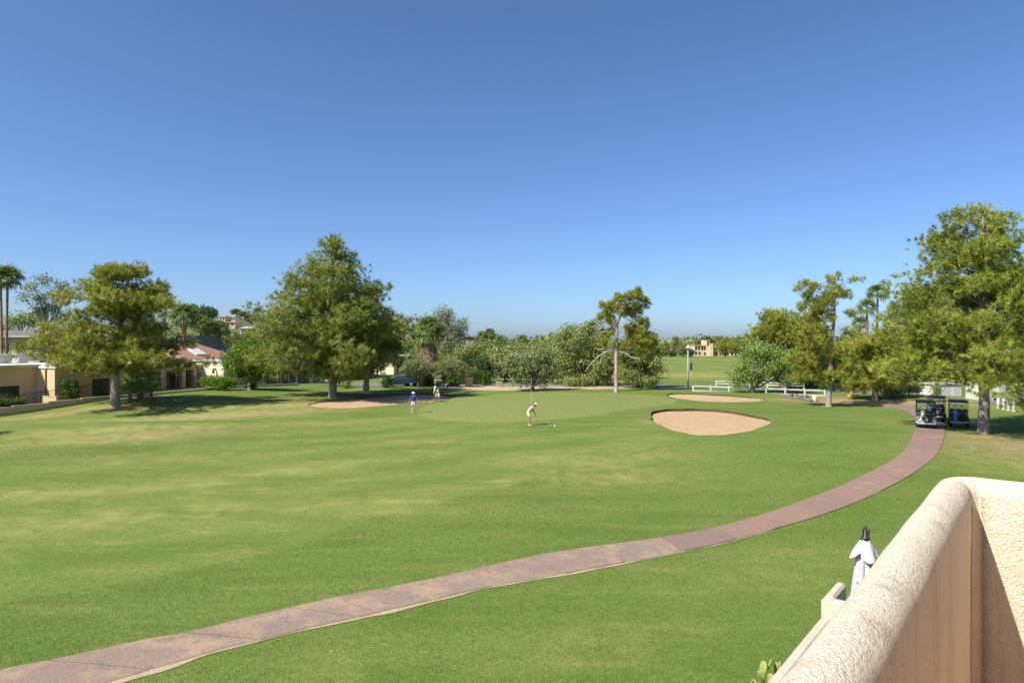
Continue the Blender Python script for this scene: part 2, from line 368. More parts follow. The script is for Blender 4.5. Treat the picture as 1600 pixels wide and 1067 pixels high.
# how the turf itself differs from place to place: mown fairway, dry and bare patches
fair = np.array(gxy([(-260, 1000), (0, 942), (250, 900), (420, 862), (620, 800), (760, 768), (880, 735), (1010, 700), (1060, 690), (1010, 668), (900, 672), (700, 668), (640, 655), (600, 650), (450, 672), (200, 712), (0, 722), (-300, 740)]))
blobs = []      # (x, y, rx, ry, angle, strength, what)
def blob(px, py, rx, ry, s, what, ang=0.): 
    g = G(px, py); blobs.append((g[0], g[1], rx, ry, ang, s, what))
for a in ((960, 742, 3.2, 2.6, .85, 'dry'), (880, 720, 4, 2, .5, 'dry'), (1010, 715, 3, 2, .55, 'dry'), (850, 755, 3, 1.5, .4, 'dry'), (300, 652, 11, 3.2, 1., 'dry', .5), (430, 634, 7, 3, 1., 'dry', .4), (120, 690, 7, 1.5, .8, 'dry', .5), (230, 668, 9, 2, .9, 'dry', .5),
          (60, 650, 9, 1.2, .7, 'dry', 1.1), (480, 662, 6, 1.6, .6, 'dry', .4), (380, 648, 8, 1.5, .7, 'dirt', .5), (420, 630, 5, 1.5, .6, 'dirt'), (250, 678, 6, 1.2, .5, 'dirt', .5), (650, 690, 2.5, 1.5, .5, 'dry'), (640, 795, 3.5, 1.2, .45, 'dry'), (560, 780, 3, .9, .4, 'dry', .2),
          (150, 770, 9, .8, .7, 'dry', .3), (60, 825, 7, .8, .65, 'dry', .3), (230, 800, 8, .5, .55, 'dry', .3), (430, 735, 6, 1.2, .4, 'dry', .3), (240, 715, 5, 1.4, .45, 'dry', .3), (1030, 660, 2.5, 2, .5, 'dry'), (1015, 652, 1, 3.5, .35, 'dirt'),
          (1545, 683, 3.2, 1.6, 1., 'dirt'), (1610, 700, 5, 3, .9, 'dirt'), (1500, 660, 2, 2, .5, 'dirt'), (1400, 660, 3, 6, .3, 'dry'), (1590, 720, 4, 4, .5, 'dry'), (1380, 628, 10, 2.2, 1., 'dirt'), (1310, 627, 5, 3.5, 1.1, 'dirt'), (1250, 625, 6, 1.6, .9, 'dirt'), (1500, 632, 12, 3, .6, 'dry'),
          (620, 609, 6, 2, .6, 'dry'), (700, 612, 5, 2, .3, 'dry'), (520, 626, 4, 2, .7, 'dirt'), (180, 637, 3, 1.5, .7, 'dirt'), (572, 612, 4, 2, .9, 'dirt'), (30, 655, 9, 1., .8, 'dirt', 1.1), (940, 1000, 1.4, 1.0, .35, 'dry'), (1180, 900, 2, 1.2, .35, 'dry'), (800, 1040, 1.2, .8, .3, 'dry'), (1250, 860, 2, 1, .35, 'dry'), (520, 1040, 1.2, .7, .3, 'dry')):
    blob(*a)
for x, y, rx, ry, s in ((60, 190, 26, 5, .6), (48, 150, 18, 4, .7), (95, 135, 40, 8, .6), (40, 118, 22, 5, .8)): blobs.append((x, y, rx, ry, -.15, s, 'dry'))
def turf(x, y):
    o = {'dry': np.zeros(len(x)), 'dirt': np.zeros(len(x)), 'light': np.zeros(len(x))}
    for bx, by, rx, ry, a, s, wt in blobs:
        u = (x-bx)*math.cos(a)+(y-by)*math.sin(a); v = -(x-bx)*math.sin(a)+(y-by)*math.cos(a)
        o[wt] = np.maximum(o[wt], s*np.exp(-(u/rx)**2-(v/ry)**2))
    fa = inpoly(fair, x, y).astype(float)
    st = .5+.5*np.tanh(2.5*np.sin(2*math.pi*(y*.88-x*.47+.5*np.sin(.15*x+.1*y))/3.9))
    st2 = .5+.5*np.tanh(2*np.sin(2*math.pi*(y*.75+x*.66)/17.))
    o['light'] = np.clip(fa*(.25+.66*st)+(1-fa)*(.08+.22*(.5+.5*np.sin(.9*x+.5*y)*np.sin(.45*y-.6*x+1))) + (y > 104)*(.35+.6*st2) + .25*np.exp(-((x+38)/12)**2-((y-52)/10)**2), 0, 1)
    near = np.where((np.abs(x-4) < 24) & (np.abs(y-66) < 24))[0]
    if len(near):
        dd = np.min(np.hypot(x[near, None]-green[None, ::3, 0], y[near, None]-green[None, ::3, 1]), axis=1); o['light'][near] = np.maximum(o['light'][near], .85*np.clip(1-dd/2.6, 0, 1))
    return o
def sheet(name, sel, m, zoff=0., attrs=True, zfn=None):
    t = TR[sel]; u, inv = np.unique(t, return_inverse=True); P = V[u]
    z = terr(P[:, 0], P[:, 1])+zoff if zfn is None else zfn(P[:, 0], P[:, 1])
    me = bpy.data.meshes.new(name); me.from_pydata(np.column_stack([P, z]).tolist(), [], inv.reshape(-1, 3).tolist()); me.update()
    me.polygons.foreach_set('use_smooth', [True]*len(me.polygons))
    if attrs:
        for k, v in turf(P[:, 0], P[:, 1]).items():
            a = me.attributes.new(k, 'FLOAT', 'POINT'); a.data.foreach_set('value', v.astype(np.float32))
    o = link(name, me, m); o['kind'] = 'structure'; return o
sheet('ground', reg < 0, 'grass'); sheet('putting_green', reg == 3, 'green'); sheet('road', reg == 4, 'asphalt', 0, False); sheet('gravel_verge', reg == 5, 'gravel', 0, False)
for i, (nm, P) in enumerate(regs[:3]):
    y0, y1 = P[:, 1].min(), P[:, 1].max(); dm = (.16, .12, .10)[i]
    zf = lambda x, y: terr(x, y)-.04-dm*sstep((y-y0)/(y1-y0)*1.15)
    so = sheet('bunker_sand', reg == i, 'sand', 0, False, zf)
    b = MB(); n = len(P); zt = terr(P[:, 0], P[:, 1]); zs = zf(P[:, 0], P[:, 1])
    c = P.mean(0); out = P+(P-c)/np.linalg.norm(P-c, axis=1)[:, None]*.12; inn = P-(P-c)/np.linalg.norm(P-c, axis=1)[:, None]*.05
    vs = [(*out[k], zt[k]+.004) for k in range(n)]+[(*inn[k], zt[k]+.012+.012*math.sin(k*1.7)) for k in range(n)]+[(*P[k], zs[k]-.03) for k in range(n)]
    fs = [(a*n+k, a*n+(k+1) % n, (a+1)*n+(k+1) % n, (a+1)*n+k) for a in (0, 1) for k in range(n)]
    lo_ = b.add(vs, fs).build('turf_lip', 'lip', so); lo_.data.materials.append(M['lipgrass'])
    for k_, pl_ in enumerate(lo_.data.polygons):
        yy = P[k_ % n][1]; pl_.material_index = 0 if (k_ >= n and yy > y0+.52*(y1-y0)) else 1

# ------------------------------------------------------------------ cart path: concrete slabs
eL = [(-150, 1080), (0, 1047), (94, 1029), (210, 1003), (300, 987), (375, 968), (454, 950), (525, 934), (600, 920), (707, 898), (825, 871), (920, 856), (1072, 834), (1162, 813), (1275, 775), (1354, 741), (1399, 716), (1421, 693), (1430, 671), (1429, 655), (1418, 644), (1395, 636), (1365, 632)]
eR = [(30, 1110), (169, 1067), (250, 1043), (337, 1017), (415, 998), (495, 979), (560, 965), (600, 955), (680, 937), (752, 920), (875, 898), (960, 882), (1105, 854), (1205, 828), (1320, 792), (1410, 750), (1452, 721), (1470, 699), (1477, 674), (1470, 655), (1452, 642), (1420, 633), (1380, 629.5)]
sl = spline(gxy(eL), 24); sr = spline(gxy(eR), 24)
arc = np.concatenate([[0], np.cumsum(np.linalg.norm(np.diff((sl+sr)/2, axis=0), axis=1))])
pathroot = empty('cart_path', (0, 0, 0)); pathroot['kind'] = 'structure'
def at_arc(s): return np.array([np.interp(s, arc, sl[:, 0]), np.interp(s, arc, sl[:, 1])]), np.array([np.interp(s, arc, sr[:, 0]), np.interp(s, arc, sr[:, 1])])
s0 = 0.; k = 0; PATHW = []
while s0 < arc[-1]-1:
    s1 = min(s0+random.uniform(2.3, 2.7), arc[-1]); b = MB(); nn = 5; top = []; mid = []
    jig = random.uniform(0, .02)
    for i in range(nn):
        s = s0+.03+(s1-s0-.06)*i/(nn-1); a, c = at_arc(s)
        for j in range(5):
            p = a+(c-a)*j/4; top.append((p[0], p[1], T(*p)+.035+jig-.004*abs(j-2)))
    vs = top+[(x, y, z-.12) for x, y, z in top]; N = nn*5; fs = []
    for i in range(nn-1):
        for j in range(4): q = i*5+j; fs.append((q, q+1, q+6, q+5))
    ring = [j for j in range(5)]+[i*5+4 for i in range(1, nn)]+[(nn-1)*5+j for j in (3, 2, 1, 0)]+[i*5 for i in range(nn-2, 0, -1)]
    for a_, b_ in zip(ring, ring[1:]+ring[:1]): fs.append((a_, a_+N, b_+N, b_))
    b.add(vs, fs).build('slab', 'slabworn' if s0 < 17 else 'slab', pathroot)
    s0 = s1; k += 1
# sandy worn edge beside the near part of the path
b = MB(); vs = []; ss = np.arange(0, 24, .25)
for s in ss:
    a, c = at_arc(s); t = (c-a)/np.linalg.norm(c-a); wdt = (.20+.10*math.sin(s*.9)+.05*math.sin(s*3.1))*max(0, 1-s/26)
    for q in (-.03, wdt*.5, wdt+.01): p = c+t*q; vs.append((p[0], p[1], T(*p)+(.02, .014, .003)[(q > -.02)+(q > wdt*.6)]))
b.add(vs, [(i*3+j, i*3+j+1, i*3+j+4, i*3+j+3) for i in range(len(ss)-1) for j in (0, 1)]).build('sandy_edge', 'edge', pathroot)
pathpoly = np.concatenate([sl, sr[::-1]])

# grass blades on the near turf
N = 520000
d = np.sqrt(rng.uniform(9.5**1.0, 40**1.0, N))**2; lat = rng.uniform(-.84, .84, N)
bx, by = lat*d, d
keep = ~inpoly(pathpoly, bx, by) & (rng.uniform(0, 1, N) < np.clip(1.25-.02*by, .2, 1))
fa = inpoly(fair, bx, by); keep &= (~fa) | (rng.uniform(0, 1, N) < .45)
bx, by = bx[keep], by[keep]; fa = fa[keep]; n = len(bx)
cl = .5+.5*np.sin(bx*2.1+np.sin(by*1.7)*2)*np.sin(by*2.3+np.sin(bx*1.3)*2)
hgt = rng.uniform(.018, .040, n)*np.where(fa, .6, 1.)*(1+by/60); wd = rng.uniform(.005, .009, n)*(1+by/40); az = rng.uniform(0, 2*math.pi, n); ln = rng.uniform(.2, 1.1, n)*hgt
base = np.column_stack([bx, by, terr(bx, by)-.004]); side = np.column_stack([np.cos(az), np.sin(az), np.zeros(n)])*wd[:, None]/2
la = az+math.pi/2+rng.uniform(-.6, .6, n); tip = base+np.column_stack([np.cos(la)*ln, np.sin(la)*ln, hgt])
tint = np.clip(rng.uniform(0, .75, n)*(.55+.5*cl)+np.where(fa, .2, 0)+(rng.uniform(0, 1, n) > .965)*.6, 0, 1)
def trimesh(name, A, B, C, tint, D=None):
    n = len(A); q = 3 if D is None else 4
    me = bpy.data.meshes.new(name); me.vertices.add(q*n); me.loops.add(q*n); me.polygons.add(n)
    P = np.stack([A, B, C] if D is None else [A, B, C, D], 1).reshape(-1).astype(np.float32)
    me.vertices.foreach_set('co', P); me.loops.foreach_set('vertex_index', np.arange(q*n, dtype=np.int32))
    me.polygons.foreach_set('loop_start', np.arange(0, q*n, q, dtype=np.int32))
    a = me.attributes.new('tint', 'FLOAT', 'FACE'); a.data.foreach_set('value', tint.astype(np.float32))
    me.update(calc_edges=True); return me
o = link('grass', trimesh('grass', base-side, base+side, tip, tint), 'blade'); tag(o, 'short green turf blades on the near fairway and rough beside the cart path', 'grass', kind='stuff')

# ------------------------------------------------------------------ trees
def unit(a): return a/np.maximum(np.linalg.norm(a, axis=-1, keepdims=True), 1e-9)
def foliage(name, C, cr, kind, L, W, ntuft, blades, flat=.6, up=.35, droop=0.):
    """C clump centres, cr clump radii -> one crown mesh of needles or leaves"""
    n = len(C); ct = rng.uniform(0, 1, n)
    ci = np.repeat(np.arange(n), np.maximum(3, (ntuft*(cr/cr.mean())**2)).astype(int)); m = len(ci)
    u = unit(rng.normal(size=(m, 3))); r = rng.uniform(0, 1, m)**.45*np.where(rng.uniform(0, 1, m) < .18, rng.uniform(1, 1.5, m), .95)
    off = u*r[:, None]*cr[ci][:, None]*np.array([1, 1, flat]); pos = C[ci]+off
    if droop: pos[:, 2] -= droop*rng.uniform(0, 1, m)**2*cr[ci]
    td = unit(off/cr[ci][:, None]+np.array([0, 0, up])+rng.normal(size=(m, 3))*.3)
    ti = np.repeat(np.arange(m), blades); k = len(ti)
    if kind == 'needle':
        dr = unit(td[ti]*.8+rng.normal(size=(k, 3))*.75); p = pos[ti]+rng.normal(size=(k, 3))*L*.10
        ll = L*rng.uniform(.6, 1.25, k)[:, None]; sd = unit(np.cross(dr, rng.normal(size=(k, 3))))*W/2*rng.uniform(.7, 1.3, k)[:, None]
        t = np.clip(.30*ct[ci][ti]+.66*rng.uniform(0, 1, m)[ti]+.08*rng.normal(size=k), 0, 1)
        return trimesh(name, p-sd, p+sd, p+dr*ll, t)
    dr = unit(td[ti]*.5+rng.normal(size=(k, 3))*.8-np.array([0, 0, .3 if droop else 0])); p = pos[ti]+rng.normal(size=(k, 3))*L*.7
    ll = L*rng.uniform(.6, 1.25, k)[:, None]; nr = unit(td[ti]+rng.normal(size=(k, 3))*.6)
    sd = unit(np.cross(dr, nr))*W/2*rng.uniform(.7, 1.3, k)[:, None]
    t = np.clip(.45*ct[ci][ti]+.45*rng.uniform(0, 1, m)[ti]+.15*rng.normal(size=k), 0, 1)
    return trimesh(name, p, p+dr*ll*.5+sd, p+dr*ll, t, p+dr*ll*.5-sd)

def trunk_at(tr, z):
    tr = np.asarray(tr); return np.array([np.interp(z, tr[:, 2], tr[:, i]) for i in range(4)])
def limbs(mb, tr, C, cr, frac=.75, rise=.45, rl=.028, twigs=0):
    top = tr[-1][2]; lowc = np.percentile(C[:, 2], 3)*.92 if rise < .4 else 0
    for c, r in zip(C, cr):
        if rng.uniform() > frac: continue
        rad = math.hypot(c[0], c[1]); z0 = min(max(tr[0][2]+.25*(top-tr[0][2])*.5, c[2]-rise*rad-rng.uniform(0, .4)), top*.97); z0 = min(max(z0, tr[min(1, len(tr)-1)][2]*.6, lowc), top*.97)
        a = trunk_at(tr, z0); p0 = np.array(a[:3]); p1 = np.array(c); mid = (p0+p1)/2+np.array([0, 0, .06*rad])+rng.normal(size=3)*.05*rad
        ln = np.linalg.norm(p1-p0); r0 = min(a[3]*.6, rl*ln+.015)
        q1 = p0*.56+mid*.44+rng.normal(size=3)*.02*ln
        mb.tube([p0, q1, mid, p1], [r0, r0*.8, r0*.6, r0*.25], 5, False)
        for _ in range(twigs):
            t = rng.uniform(.5, 1); s = mid+(p1-mid)*t; e = s+np.clip(rng.normal(size=3), -1, 1)*r*np.array([.6, .6, .35])+np.array([0, 0, .15*r]); mb.tube([s, (s+e)/2+rng.normal(size=3)*.08*r, e], [r0*.35, r0*.22, .006], 4, False)
def add_tree(name, label, base, trunk, C, cr, kind, L, W, nt, nb, leaf, bark, cat='tree', group=None, flat=.6, up=.35, droop=0., limbfrac=.75, rise=.45, twigs=0, flare=True, extra=None, rl=.028):
    root = empty(name, base, label, cat, group)
    mb = MB(); tr = [tuple(t) for t in trunk]
    if flare:
        x, y, z, r = tr[0]; pp = [(x, y, z-.3), (x, y, z), (x, y, z+.22), (x, y, z+.7)]+[t[:3] for t in tr[1:]]; rr = [r*1.45, r*1.3, r*1.1, r]+[t[3] for t in tr[1:]]
    else: pp = [t[:3] for t in tr]; rr = [t[3] for t in tr]
    mb.tube(pp, rr, 12); mb.build('trunk', bark, root, True)
    C = np.asarray(C, float); cr = np.asarray(cr, float)
    lm = MB(); limbs(lm, tr, C, cr, limbfrac, .18 if kind == 'needle' else rise, rl*(.7 if kind == 'needle' else 1), twigs)
    if extra: extra(lm)
    if lm.f: tag(lm.build('limbs', bark, root, True), kind='stuff')
    me = foliage('crown', C, cr, kind, L, W, nt, nb, flat, up, droop)
    link('crown', me, leaf, root); return root
def prof_clumps(prof, n, cr, layer=1.0, seed=0, gap=.22):
    r = np.random.default_rng(seed); prof = np.array(prof, float); h0, h1 = prof[0, 0], prof[-1, 0]
    hs = np.linspace(h0, h1, 200); mr = (np.interp(hs, prof[:, 0], prof[:, 1])+np.interp(hs, prof[:, 0], prof[:, 2]))/2+.4
    pr = mr**1.5; h = r.choice(hs, n, p=pr/pr.sum()); h = np.clip(np.round(h/layer)*layer+r.normal(size=n)*.25*layer, h0, h1)
    az = r.uniform(0, 2*math.pi, n); l = np.interp(h, prof[:, 0], prof[:, 1]); q = np.interp(h, prof[:, 0], prof[:, 2]); md = (abs(l)+abs(q))/2
    cx = np.cos(az); RR = np.where(cx > 0, q*np.abs(cx)+md*(1-np.abs(cx)), l*np.abs(cx)+md*(1-np.abs(cx)))
    RR = RR*(1-gap*.45+gap*np.sin(3*az+1.9*h+seed)*np.cos(1.7*h-2*az))
    c = cr*r.uniform(.7, 1.3, n); rad = np.maximum(RR-c*.75, .1)*(r.uniform(.12, 1, n)**.5)
    return np.column_stack([rad*np.cos(az), rad*np.sin(az), h+.10*rad*r.uniform(-.7, .7, n)]), c
def ell_clumps(base, d, ell, cr, dens=1., seed=0, depth=.85, grow=1.):
    """ellipses (px, py, rx, ry) of a crown at distance d -> clump centres relative to base"""
    r = np.random.default_rng(seed); out = []; rs = []; s = d/F
    for e in ell:
        px, py, rx, ry = e[:4]; x = kx(px)*d-base[0]; z = Zp(py, d)-base[2]; a, c = rx*s*grow, ry*s*grow; b = (e[4]*s if len(e) > 4 else (a+c)/2*depth); dy = e[5] if len(e) > 5 else 0
        n = max(3, int(dens*2.2*(a*b*c)**(2/3)/cr**2)); u = unit(r.normal(size=(n, 3))); q = r.uniform(.1, 1, n)**.4
        k = r.uniform(.55, 1.45, n)*cr; sh = np.maximum(1-.6*cr/np.array([a, b, c]), .15)
        out.append(np.array([x, dy, z])+u*q[:, None]*np.array([a, b, c])*sh); rs.append(k)
    return np.concatenate(out), np.concatenate(rs)
def bpt(px, d): x = kx(px)*d; return (x, d, T(x, d))

# right-hand pine over the golf carts
b0 = G(1537, 677)
C, cr = prof_clumps([(3.7, 7.2, 5.4), (4.3, 8.3, 7.0), (5.2, 8.2, 7.6), (6.5, 7.5, 7.4), (8.4, 6.9, 6.7), (9.6, 6.3, 5.8), (10.6, 5.3, 5.2), (12.2, 4.7, 4.6), (13.6, 4.6, 3.8), (14.6, 2.9, 2.8), (15.1, 1.2, 1.2)], 235, 1.15, 1.1, 3, .34)
add_tree('pine_tree', 'tall full pine with a thick straight trunk beside the parked golf carts', b0, [(0, 0, 0, .34), (.05, 0, 2, .32), (-.05, .1, 6, .26), (-.15, 0, 11, .18), (0, 0, 15.3, .05)], C, cr, 'needle', .36, .036, 40, 22, 'pine', 'bark', group='pines on the course', twigs=2)
# big pine in the left half
b0 = G(520, 621)
C, cr = prof_clumps([(2.7, 8.0, 4.4), (3.4, 10.0, 6.8), (4.6, 11.2, 7.2), (6.0, 11.0, 7.8), (7.8, 9.6, 8.6), (9.3, 8.4, 7.5), (11.0, 6.6, 5.4), (12.3, 4.8, 4.4), (13.9, 4.2, 3.6), (15.2, 2.6, 2.4), (16.2, .9, .9)], 215, 1.5, 1.45, 5, .36)
add_tree('pine_tree', 'largest dark pine with a broad pointed crown behind the shaded bunker', b0, [(0, 0, 0, .42), (.1, 0, 3, .38), (.3, 0, 8, .34), (0, 0, 13, .2), (-.2, 0, 17, .05)], C, cr, 'needle', .50, .055, 38, 18, 'pine_dark', 'bark', group='pines on the course', twigs=1)
b0 = G(572, 612)
C, cr = prof_clumps([(2.8, 3.5, 4.4), (3.4, 4.5, 5.6), (5, 5.2, 6.6), (7.5, 5, 6.9), (9.5, 4, 6.2), (11, 3, 4.6), (12.0, 1.3, 2.4)], 95, 1.4, 1.35, 8, .34)
add_tree('pine_tree', 'smaller dark pine crowding the right side of the largest pine', b0, [(0, 0, 0, .36), (.1, 0, 3, .32), (.6, 0, 8, .25), (.6, 0, 12, .06)], C, cr, 'needle', .52, .056, 36, 18, 'pine_dark', 'barkgrey', group='pines on the course')
# left pine
b0 = G(180, 636)
C, cr = prof_clumps([(3.5, 6.0, 7.6), (4.1, 8.6, 8.8), (4.9, 9.4, 7.8), (5.9, 8.8, 5.4), (7.3, 7.0, 5.0), (8.7, 6.0, 5.1), (9.9, 4.8, 5.6), (10.8, 4.2, 5.6), (11.6, 1.6, 5.2), (12.1, .5, 4.2)], 150, 1.2, 1.3, 13, .36)
add_tree('pine_tree', 'yellowish layered pine with a pale trunk before the flat-roofed houses', b0, [(0, 0, 0, .38), (0, 0, 2, .35), (.1, 0, 5, .28), (.6, 0, 9, .2), (1.6, 0, 13, .05)], C, cr, 'needle', .46, .048, 40, 18, 'pine_olive', 'barkgrey', group='pines on the course', flat=.55, twigs=2)
C, cr = prof_clumps([(3, 3, 3), (6, 3.5, 3.5), (9, 2.5, 2.5), (11, .8, .8)], 50, 1., 1.1, 17)
add_tree('pine_tree', 'pine standing out of frame whose shadow crosses the turf at the left edge', (-41, 37, T(-41, 37)), [(0, 0, 0, .3), (0, 0, 6, .2), (0, 0, 11, .05)], C, cr, 'needle', .4, .07, 40, 5, 'pine_dark', 'bark', group='pines on the course')
# thin pines
d0 = G(963, 612); d = d0[1]
def deadL(root):
    s = d/F
    for pl in ([(963, 549), (950, 548), (935, 556), (922, 568), (914, 579)], [(963, 545), (945, 545), (932, 546)], [(963, 549), (975, 551), (985, 558), (997, 560), (996, 566)], [(962, 525), (948, 518), (938, 519)], [(964, 505), (978, 512), (981, 528)], [(966, 490), (985, 502), (1000, 512)], [(964, 510), (948, 505), (940, 508)]):
        MB().tube([((p[0]-963)*s, -.25*i, Zp(p[1], d)-d0[2]) for i, p in enumerate(pl)], [.085*(1-.75*i/len(pl)) for i in range(len(pl))], 5).build('dead_limb', 'dead', root, True)
C, cr = ell_clumps(d0, d, [(948, 480, 16, 10), (984, 472, 26, 14), (1000, 463, 16, 12), (966, 486, 22, 9), (942, 494, 10, 6), (990, 488, 18, 8), (1003, 501, 12, 5), (1000, 530, 22, 14), (1014, 548, 14, 16), (985, 515, 12, 9), (930, 505, 8, 5), (955, 500, 14, 6), (948, 520, 14, 8), (980, 540, 16, 12), (1005, 515, 14, 10), (940, 535, 9, 6)], .36, .6, 21, grow=1.3)
thin = add_tree('pine_tree', 'bare-trunked thin pine with bleached dead limbs behind the putting green', d0, [(0, 0, 0, .25), (0, 0, 4, .21), (.1, 0, 8, .14), (.8, 0, 10, .10), (1.8, 0, 12, .03)], C, cr, 'needle', .46, .05, 9, 16, 'pine_olive', 'deadbark', flat=.9, group='pines on the course', limbfrac=.2, rl=.01); deadL(thin)
d0 = G(1295, 635); d = d0[1]
C, cr = ell_clumps(d0, d, [(1262, 452, 16, 14), (1306, 440, 14, 12), (1338, 437, 11, 5), (1285, 462, 22, 18), (1322, 455, 9, 9), (1262, 488, 20, 20), (1290, 500, 18, 16), (1326, 490, 10, 6), (1270, 525, 26, 20), (1258, 560, 24, 20), (1310, 555, 22, 18), (1330, 575, 18, 16), (1285, 585, 22, 12), (1335, 520, 12, 8), (1245, 590, 14, 10)], .34, .62, 22, grow=1.35)
add_tree('pine_tree', 'ragged sparse pine with see-through crown and pale trunk near the white railing', d0, [(0, 0, 0, .24), (.05, 0, 2, .22), (.2, 0, 5, .17), (.5, 0, 8, .12), (.6, 0, 11, .06), (.8, 0, 12.6, .03)], C, cr, 'needle', .42, .042, 8, 15, 'pine_olive', 'barkgrey', group='pines on the course', limbfrac=.3, twigs=1, rl=.009, flat=.9)
# pines behind, right
def pinebg(px, d, ell, label, leaf, cs, seed, tr=.35, bark='bark', dens=2.0, lean=0., L=.48, W=.085):
    b = bpt(px, d); C, cr = ell_clumps(b, d, ell, cs, dens, seed); top = C[:, 2].max()
    return add_tree('pine_tree', label, b, [(0, 0, 0, tr), (lean*.3, 0, top*.4, tr*.7), (lean, 0, top*.95, .05)], C, cr, 'needle', L, W*.7, 24, 16, leaf, bark, group='pines beyond the green')
pinebg(1225, 88, [(1215, 495, 34, 18), (1200, 525, 40, 25), (1240, 525, 40, 30), (1225, 560, 45, 28), (1258, 578, 30, 22)], 'bushy olive-green pine behind the white railing bridge', 'pine_olive', 1.15, 31)
pinebg(1368, 72, [(1355, 545, 40, 20), (1375, 530, 30, 22), (1350, 575, 45, 22), (1395, 560, 36, 24), (1372, 598, 48, 14), (1340, 598, 30, 14)], 'low pine with browning twigs between the sparse pine and the carts', 'pine_olive', 1.0, 32, .3, lean=.2)
pinebg(1432, 95, [(1425, 470, 24, 26), (1405, 500, 26, 26), (1440, 500, 30, 30), (1420, 540, 40, 30), (1460, 540, 40, 30)], 'grey-green pine rising behind the tall pine over the carts', 'pine_dark', 1.2, 33)
pinebg(1650, 56, [(1610, 590, 36, 20), (1600, 612, 30, 18), (1640, 570, 50, 40), (1590, 628, 16, 10)], 'pine spray reaching in at the right edge above the driveway', 'pine', .9, 34, dens=1.6, L=.34, W=.055)
pinebg(1310, 98, [(1300, 560, 40, 30), (1340, 550, 36, 30), (1330, 590, 50, 18), (1280, 590, 36, 18)], 'dark dense pine filling the gap behind the sparse pine', 'pine_dark', 1.2, 35)

pinebg(1408, 84, [(1400, 540, 36, 24), (1425, 520, 34, 28), (1410, 575, 44, 26), (1440, 560, 34, 30), (1405, 600, 40, 12)], 'olive pine between the browning pine and the tall pine over the carts', 'pine_olive', 1.1, 36)
pinebg(1268, 92, [(1262, 505, 28, 20), (1280, 540, 34, 30), (1255, 555, 34, 28), (1290, 575, 36, 24)], 'tall olive pine directly behind the sparse pine', 'pine_olive', 1.15, 37)
# broadleaf trees
def broad(name, label, px, d, ell, leaf, bark='barkdark', cs=.9, L=.26, W=.15, nt=26, nb=5, dens=1.2, seed=0, tr=.25, fork=3, group=None, droop=0., trunk_h=None, flat=.75, cat='tree', by=None, limbfrac=.4, depth=.85):
    b = bpt(px, d) if by is None else G(px, by); d = b[1]
    C, cr = ell_clumps(b, d, ell, cs, dens, seed, depth); lo, top = np.percentile(C[:, 2], 5), C[:, 2].max(); cxm = C[:, 0].mean()
    h = trunk_h or max(.6, lo*.9)
    def ex(lm):
        r = np.random.default_rng(seed+99)
        for i in range(fork):
            a = 2*math.pi*(i+.3)/fork; rr = .25*(C[:, 0].max()-C[:, 0].min())
            e = (cxm+rr*math.cos(a), rr*math.sin(a)*.7, h+(top-h)*.55); m_ = (cxm*.4+.45*rr*math.cos(a), .35*rr*math.sin(a), h+(top-h)*.2)
            lm.tube([(0, 0, h*.55), (m_[0]*.5, m_[1]*.5, h*.9), m_, e], [tr*.75, tr*.6, tr*.45, .04], 7, False)
    return add_tree(name, label, b, [(0, 0, 0, tr), (.02, 0, h*.6, tr*.85), (cxm*.2, 0, h*1.15, tr*.5)], C, cr, 'leaf', L, W, nt, nb, leaf, bark, cat, group, flat, .3, droop, limbfrac, .5, 0, True, ex)
G2 = 'desert trees beyond the green'
broad('mesquite_tree', 'round grey-green tree with forked dark trunk directly behind the flagstick', 832, 0, [(825, 562, 46, 24), (800, 575, 26, 16), (856, 575, 22, 18), (832, 588, 34, 10), (845, 550, 24, 14)], 'olive', 'barkdark', .8, .26, .13, 34, 5, 1.25, 41, .24, 3, G2, .8, 1.2, by=611)
broad('mesquite_tree', 'feathery bright green tree with a crooked leaning trunk at the white railing', 1176, 0, [(1200, 560, 48, 28), (1175, 580, 36, 20), (1225, 580, 32, 18), (1190, 545, 30, 16), (1150, 590, 14, 10), (1160, 572, 18, 12)], 'mesquite2', 'bark', .85, .26, .12, 34, 5, 1.3, 42, .26, 3, G2, .6, 1.3, by=613)
broad('mesquite_tree', 'large spreading grey-green tree left of the bare-trunked thin pine', 905, 95, [(905, 540, 40, 36), (885, 565, 26, 32), (930, 555, 36, 40), (900, 588, 36, 14), (885, 520, 22, 14), (925, 515, 24, 14)], 'mesquite', 'barkdark', 1.05, .32, .17, 34, 5, 1.3, 43, .3, 3, G2, .5)
broad('mesquite_tree', 'dense olive tree right of the bare-trunked thin pine by the road', 1000, 90, [(1000, 560, 36, 36), (1020, 580, 22, 24), (985, 585, 36, 18), (975, 540, 30, 24), (1008, 530, 22, 16)], 'mesquite', 'barkdark', 1.0, .30, .15, 34, 5, 1.3, 44, .3, 3, G2, .5)
broad('mesquite_tree', 'yellow-green tree behind the round grey-green tree', 790, 104, [(790, 560, 40, 22), (775, 575, 24, 20), (815, 550, 34, 16), (850, 560, 30, 24)], 'mesquite', 'barkdark', 1.1, .34, .18, 30, 5, 1.2, 45, .25, 3, G2, .4)
broad('oak_tree', 'small dark blue-green tree behind the stone pillar', 755, 100, [(755, 568, 17, 20), (757, 580, 14, 12)], 'oak', 'barkdark', .8, .28, .17, 34, 5, 1.4, 46, .2, 2, G2)
broad('mesquite_tree', 'pale yellow-green tree between the weeping eucalyptus and the dark oak', 735, 118, [(735, 555, 28, 22), (720, 570, 22, 16), (752, 545, 26, 14)], 'mesquite', 'barkdark', 1.2, .38, .2, 28, 5, 1.2, 47, .25, 3, G2, .4)
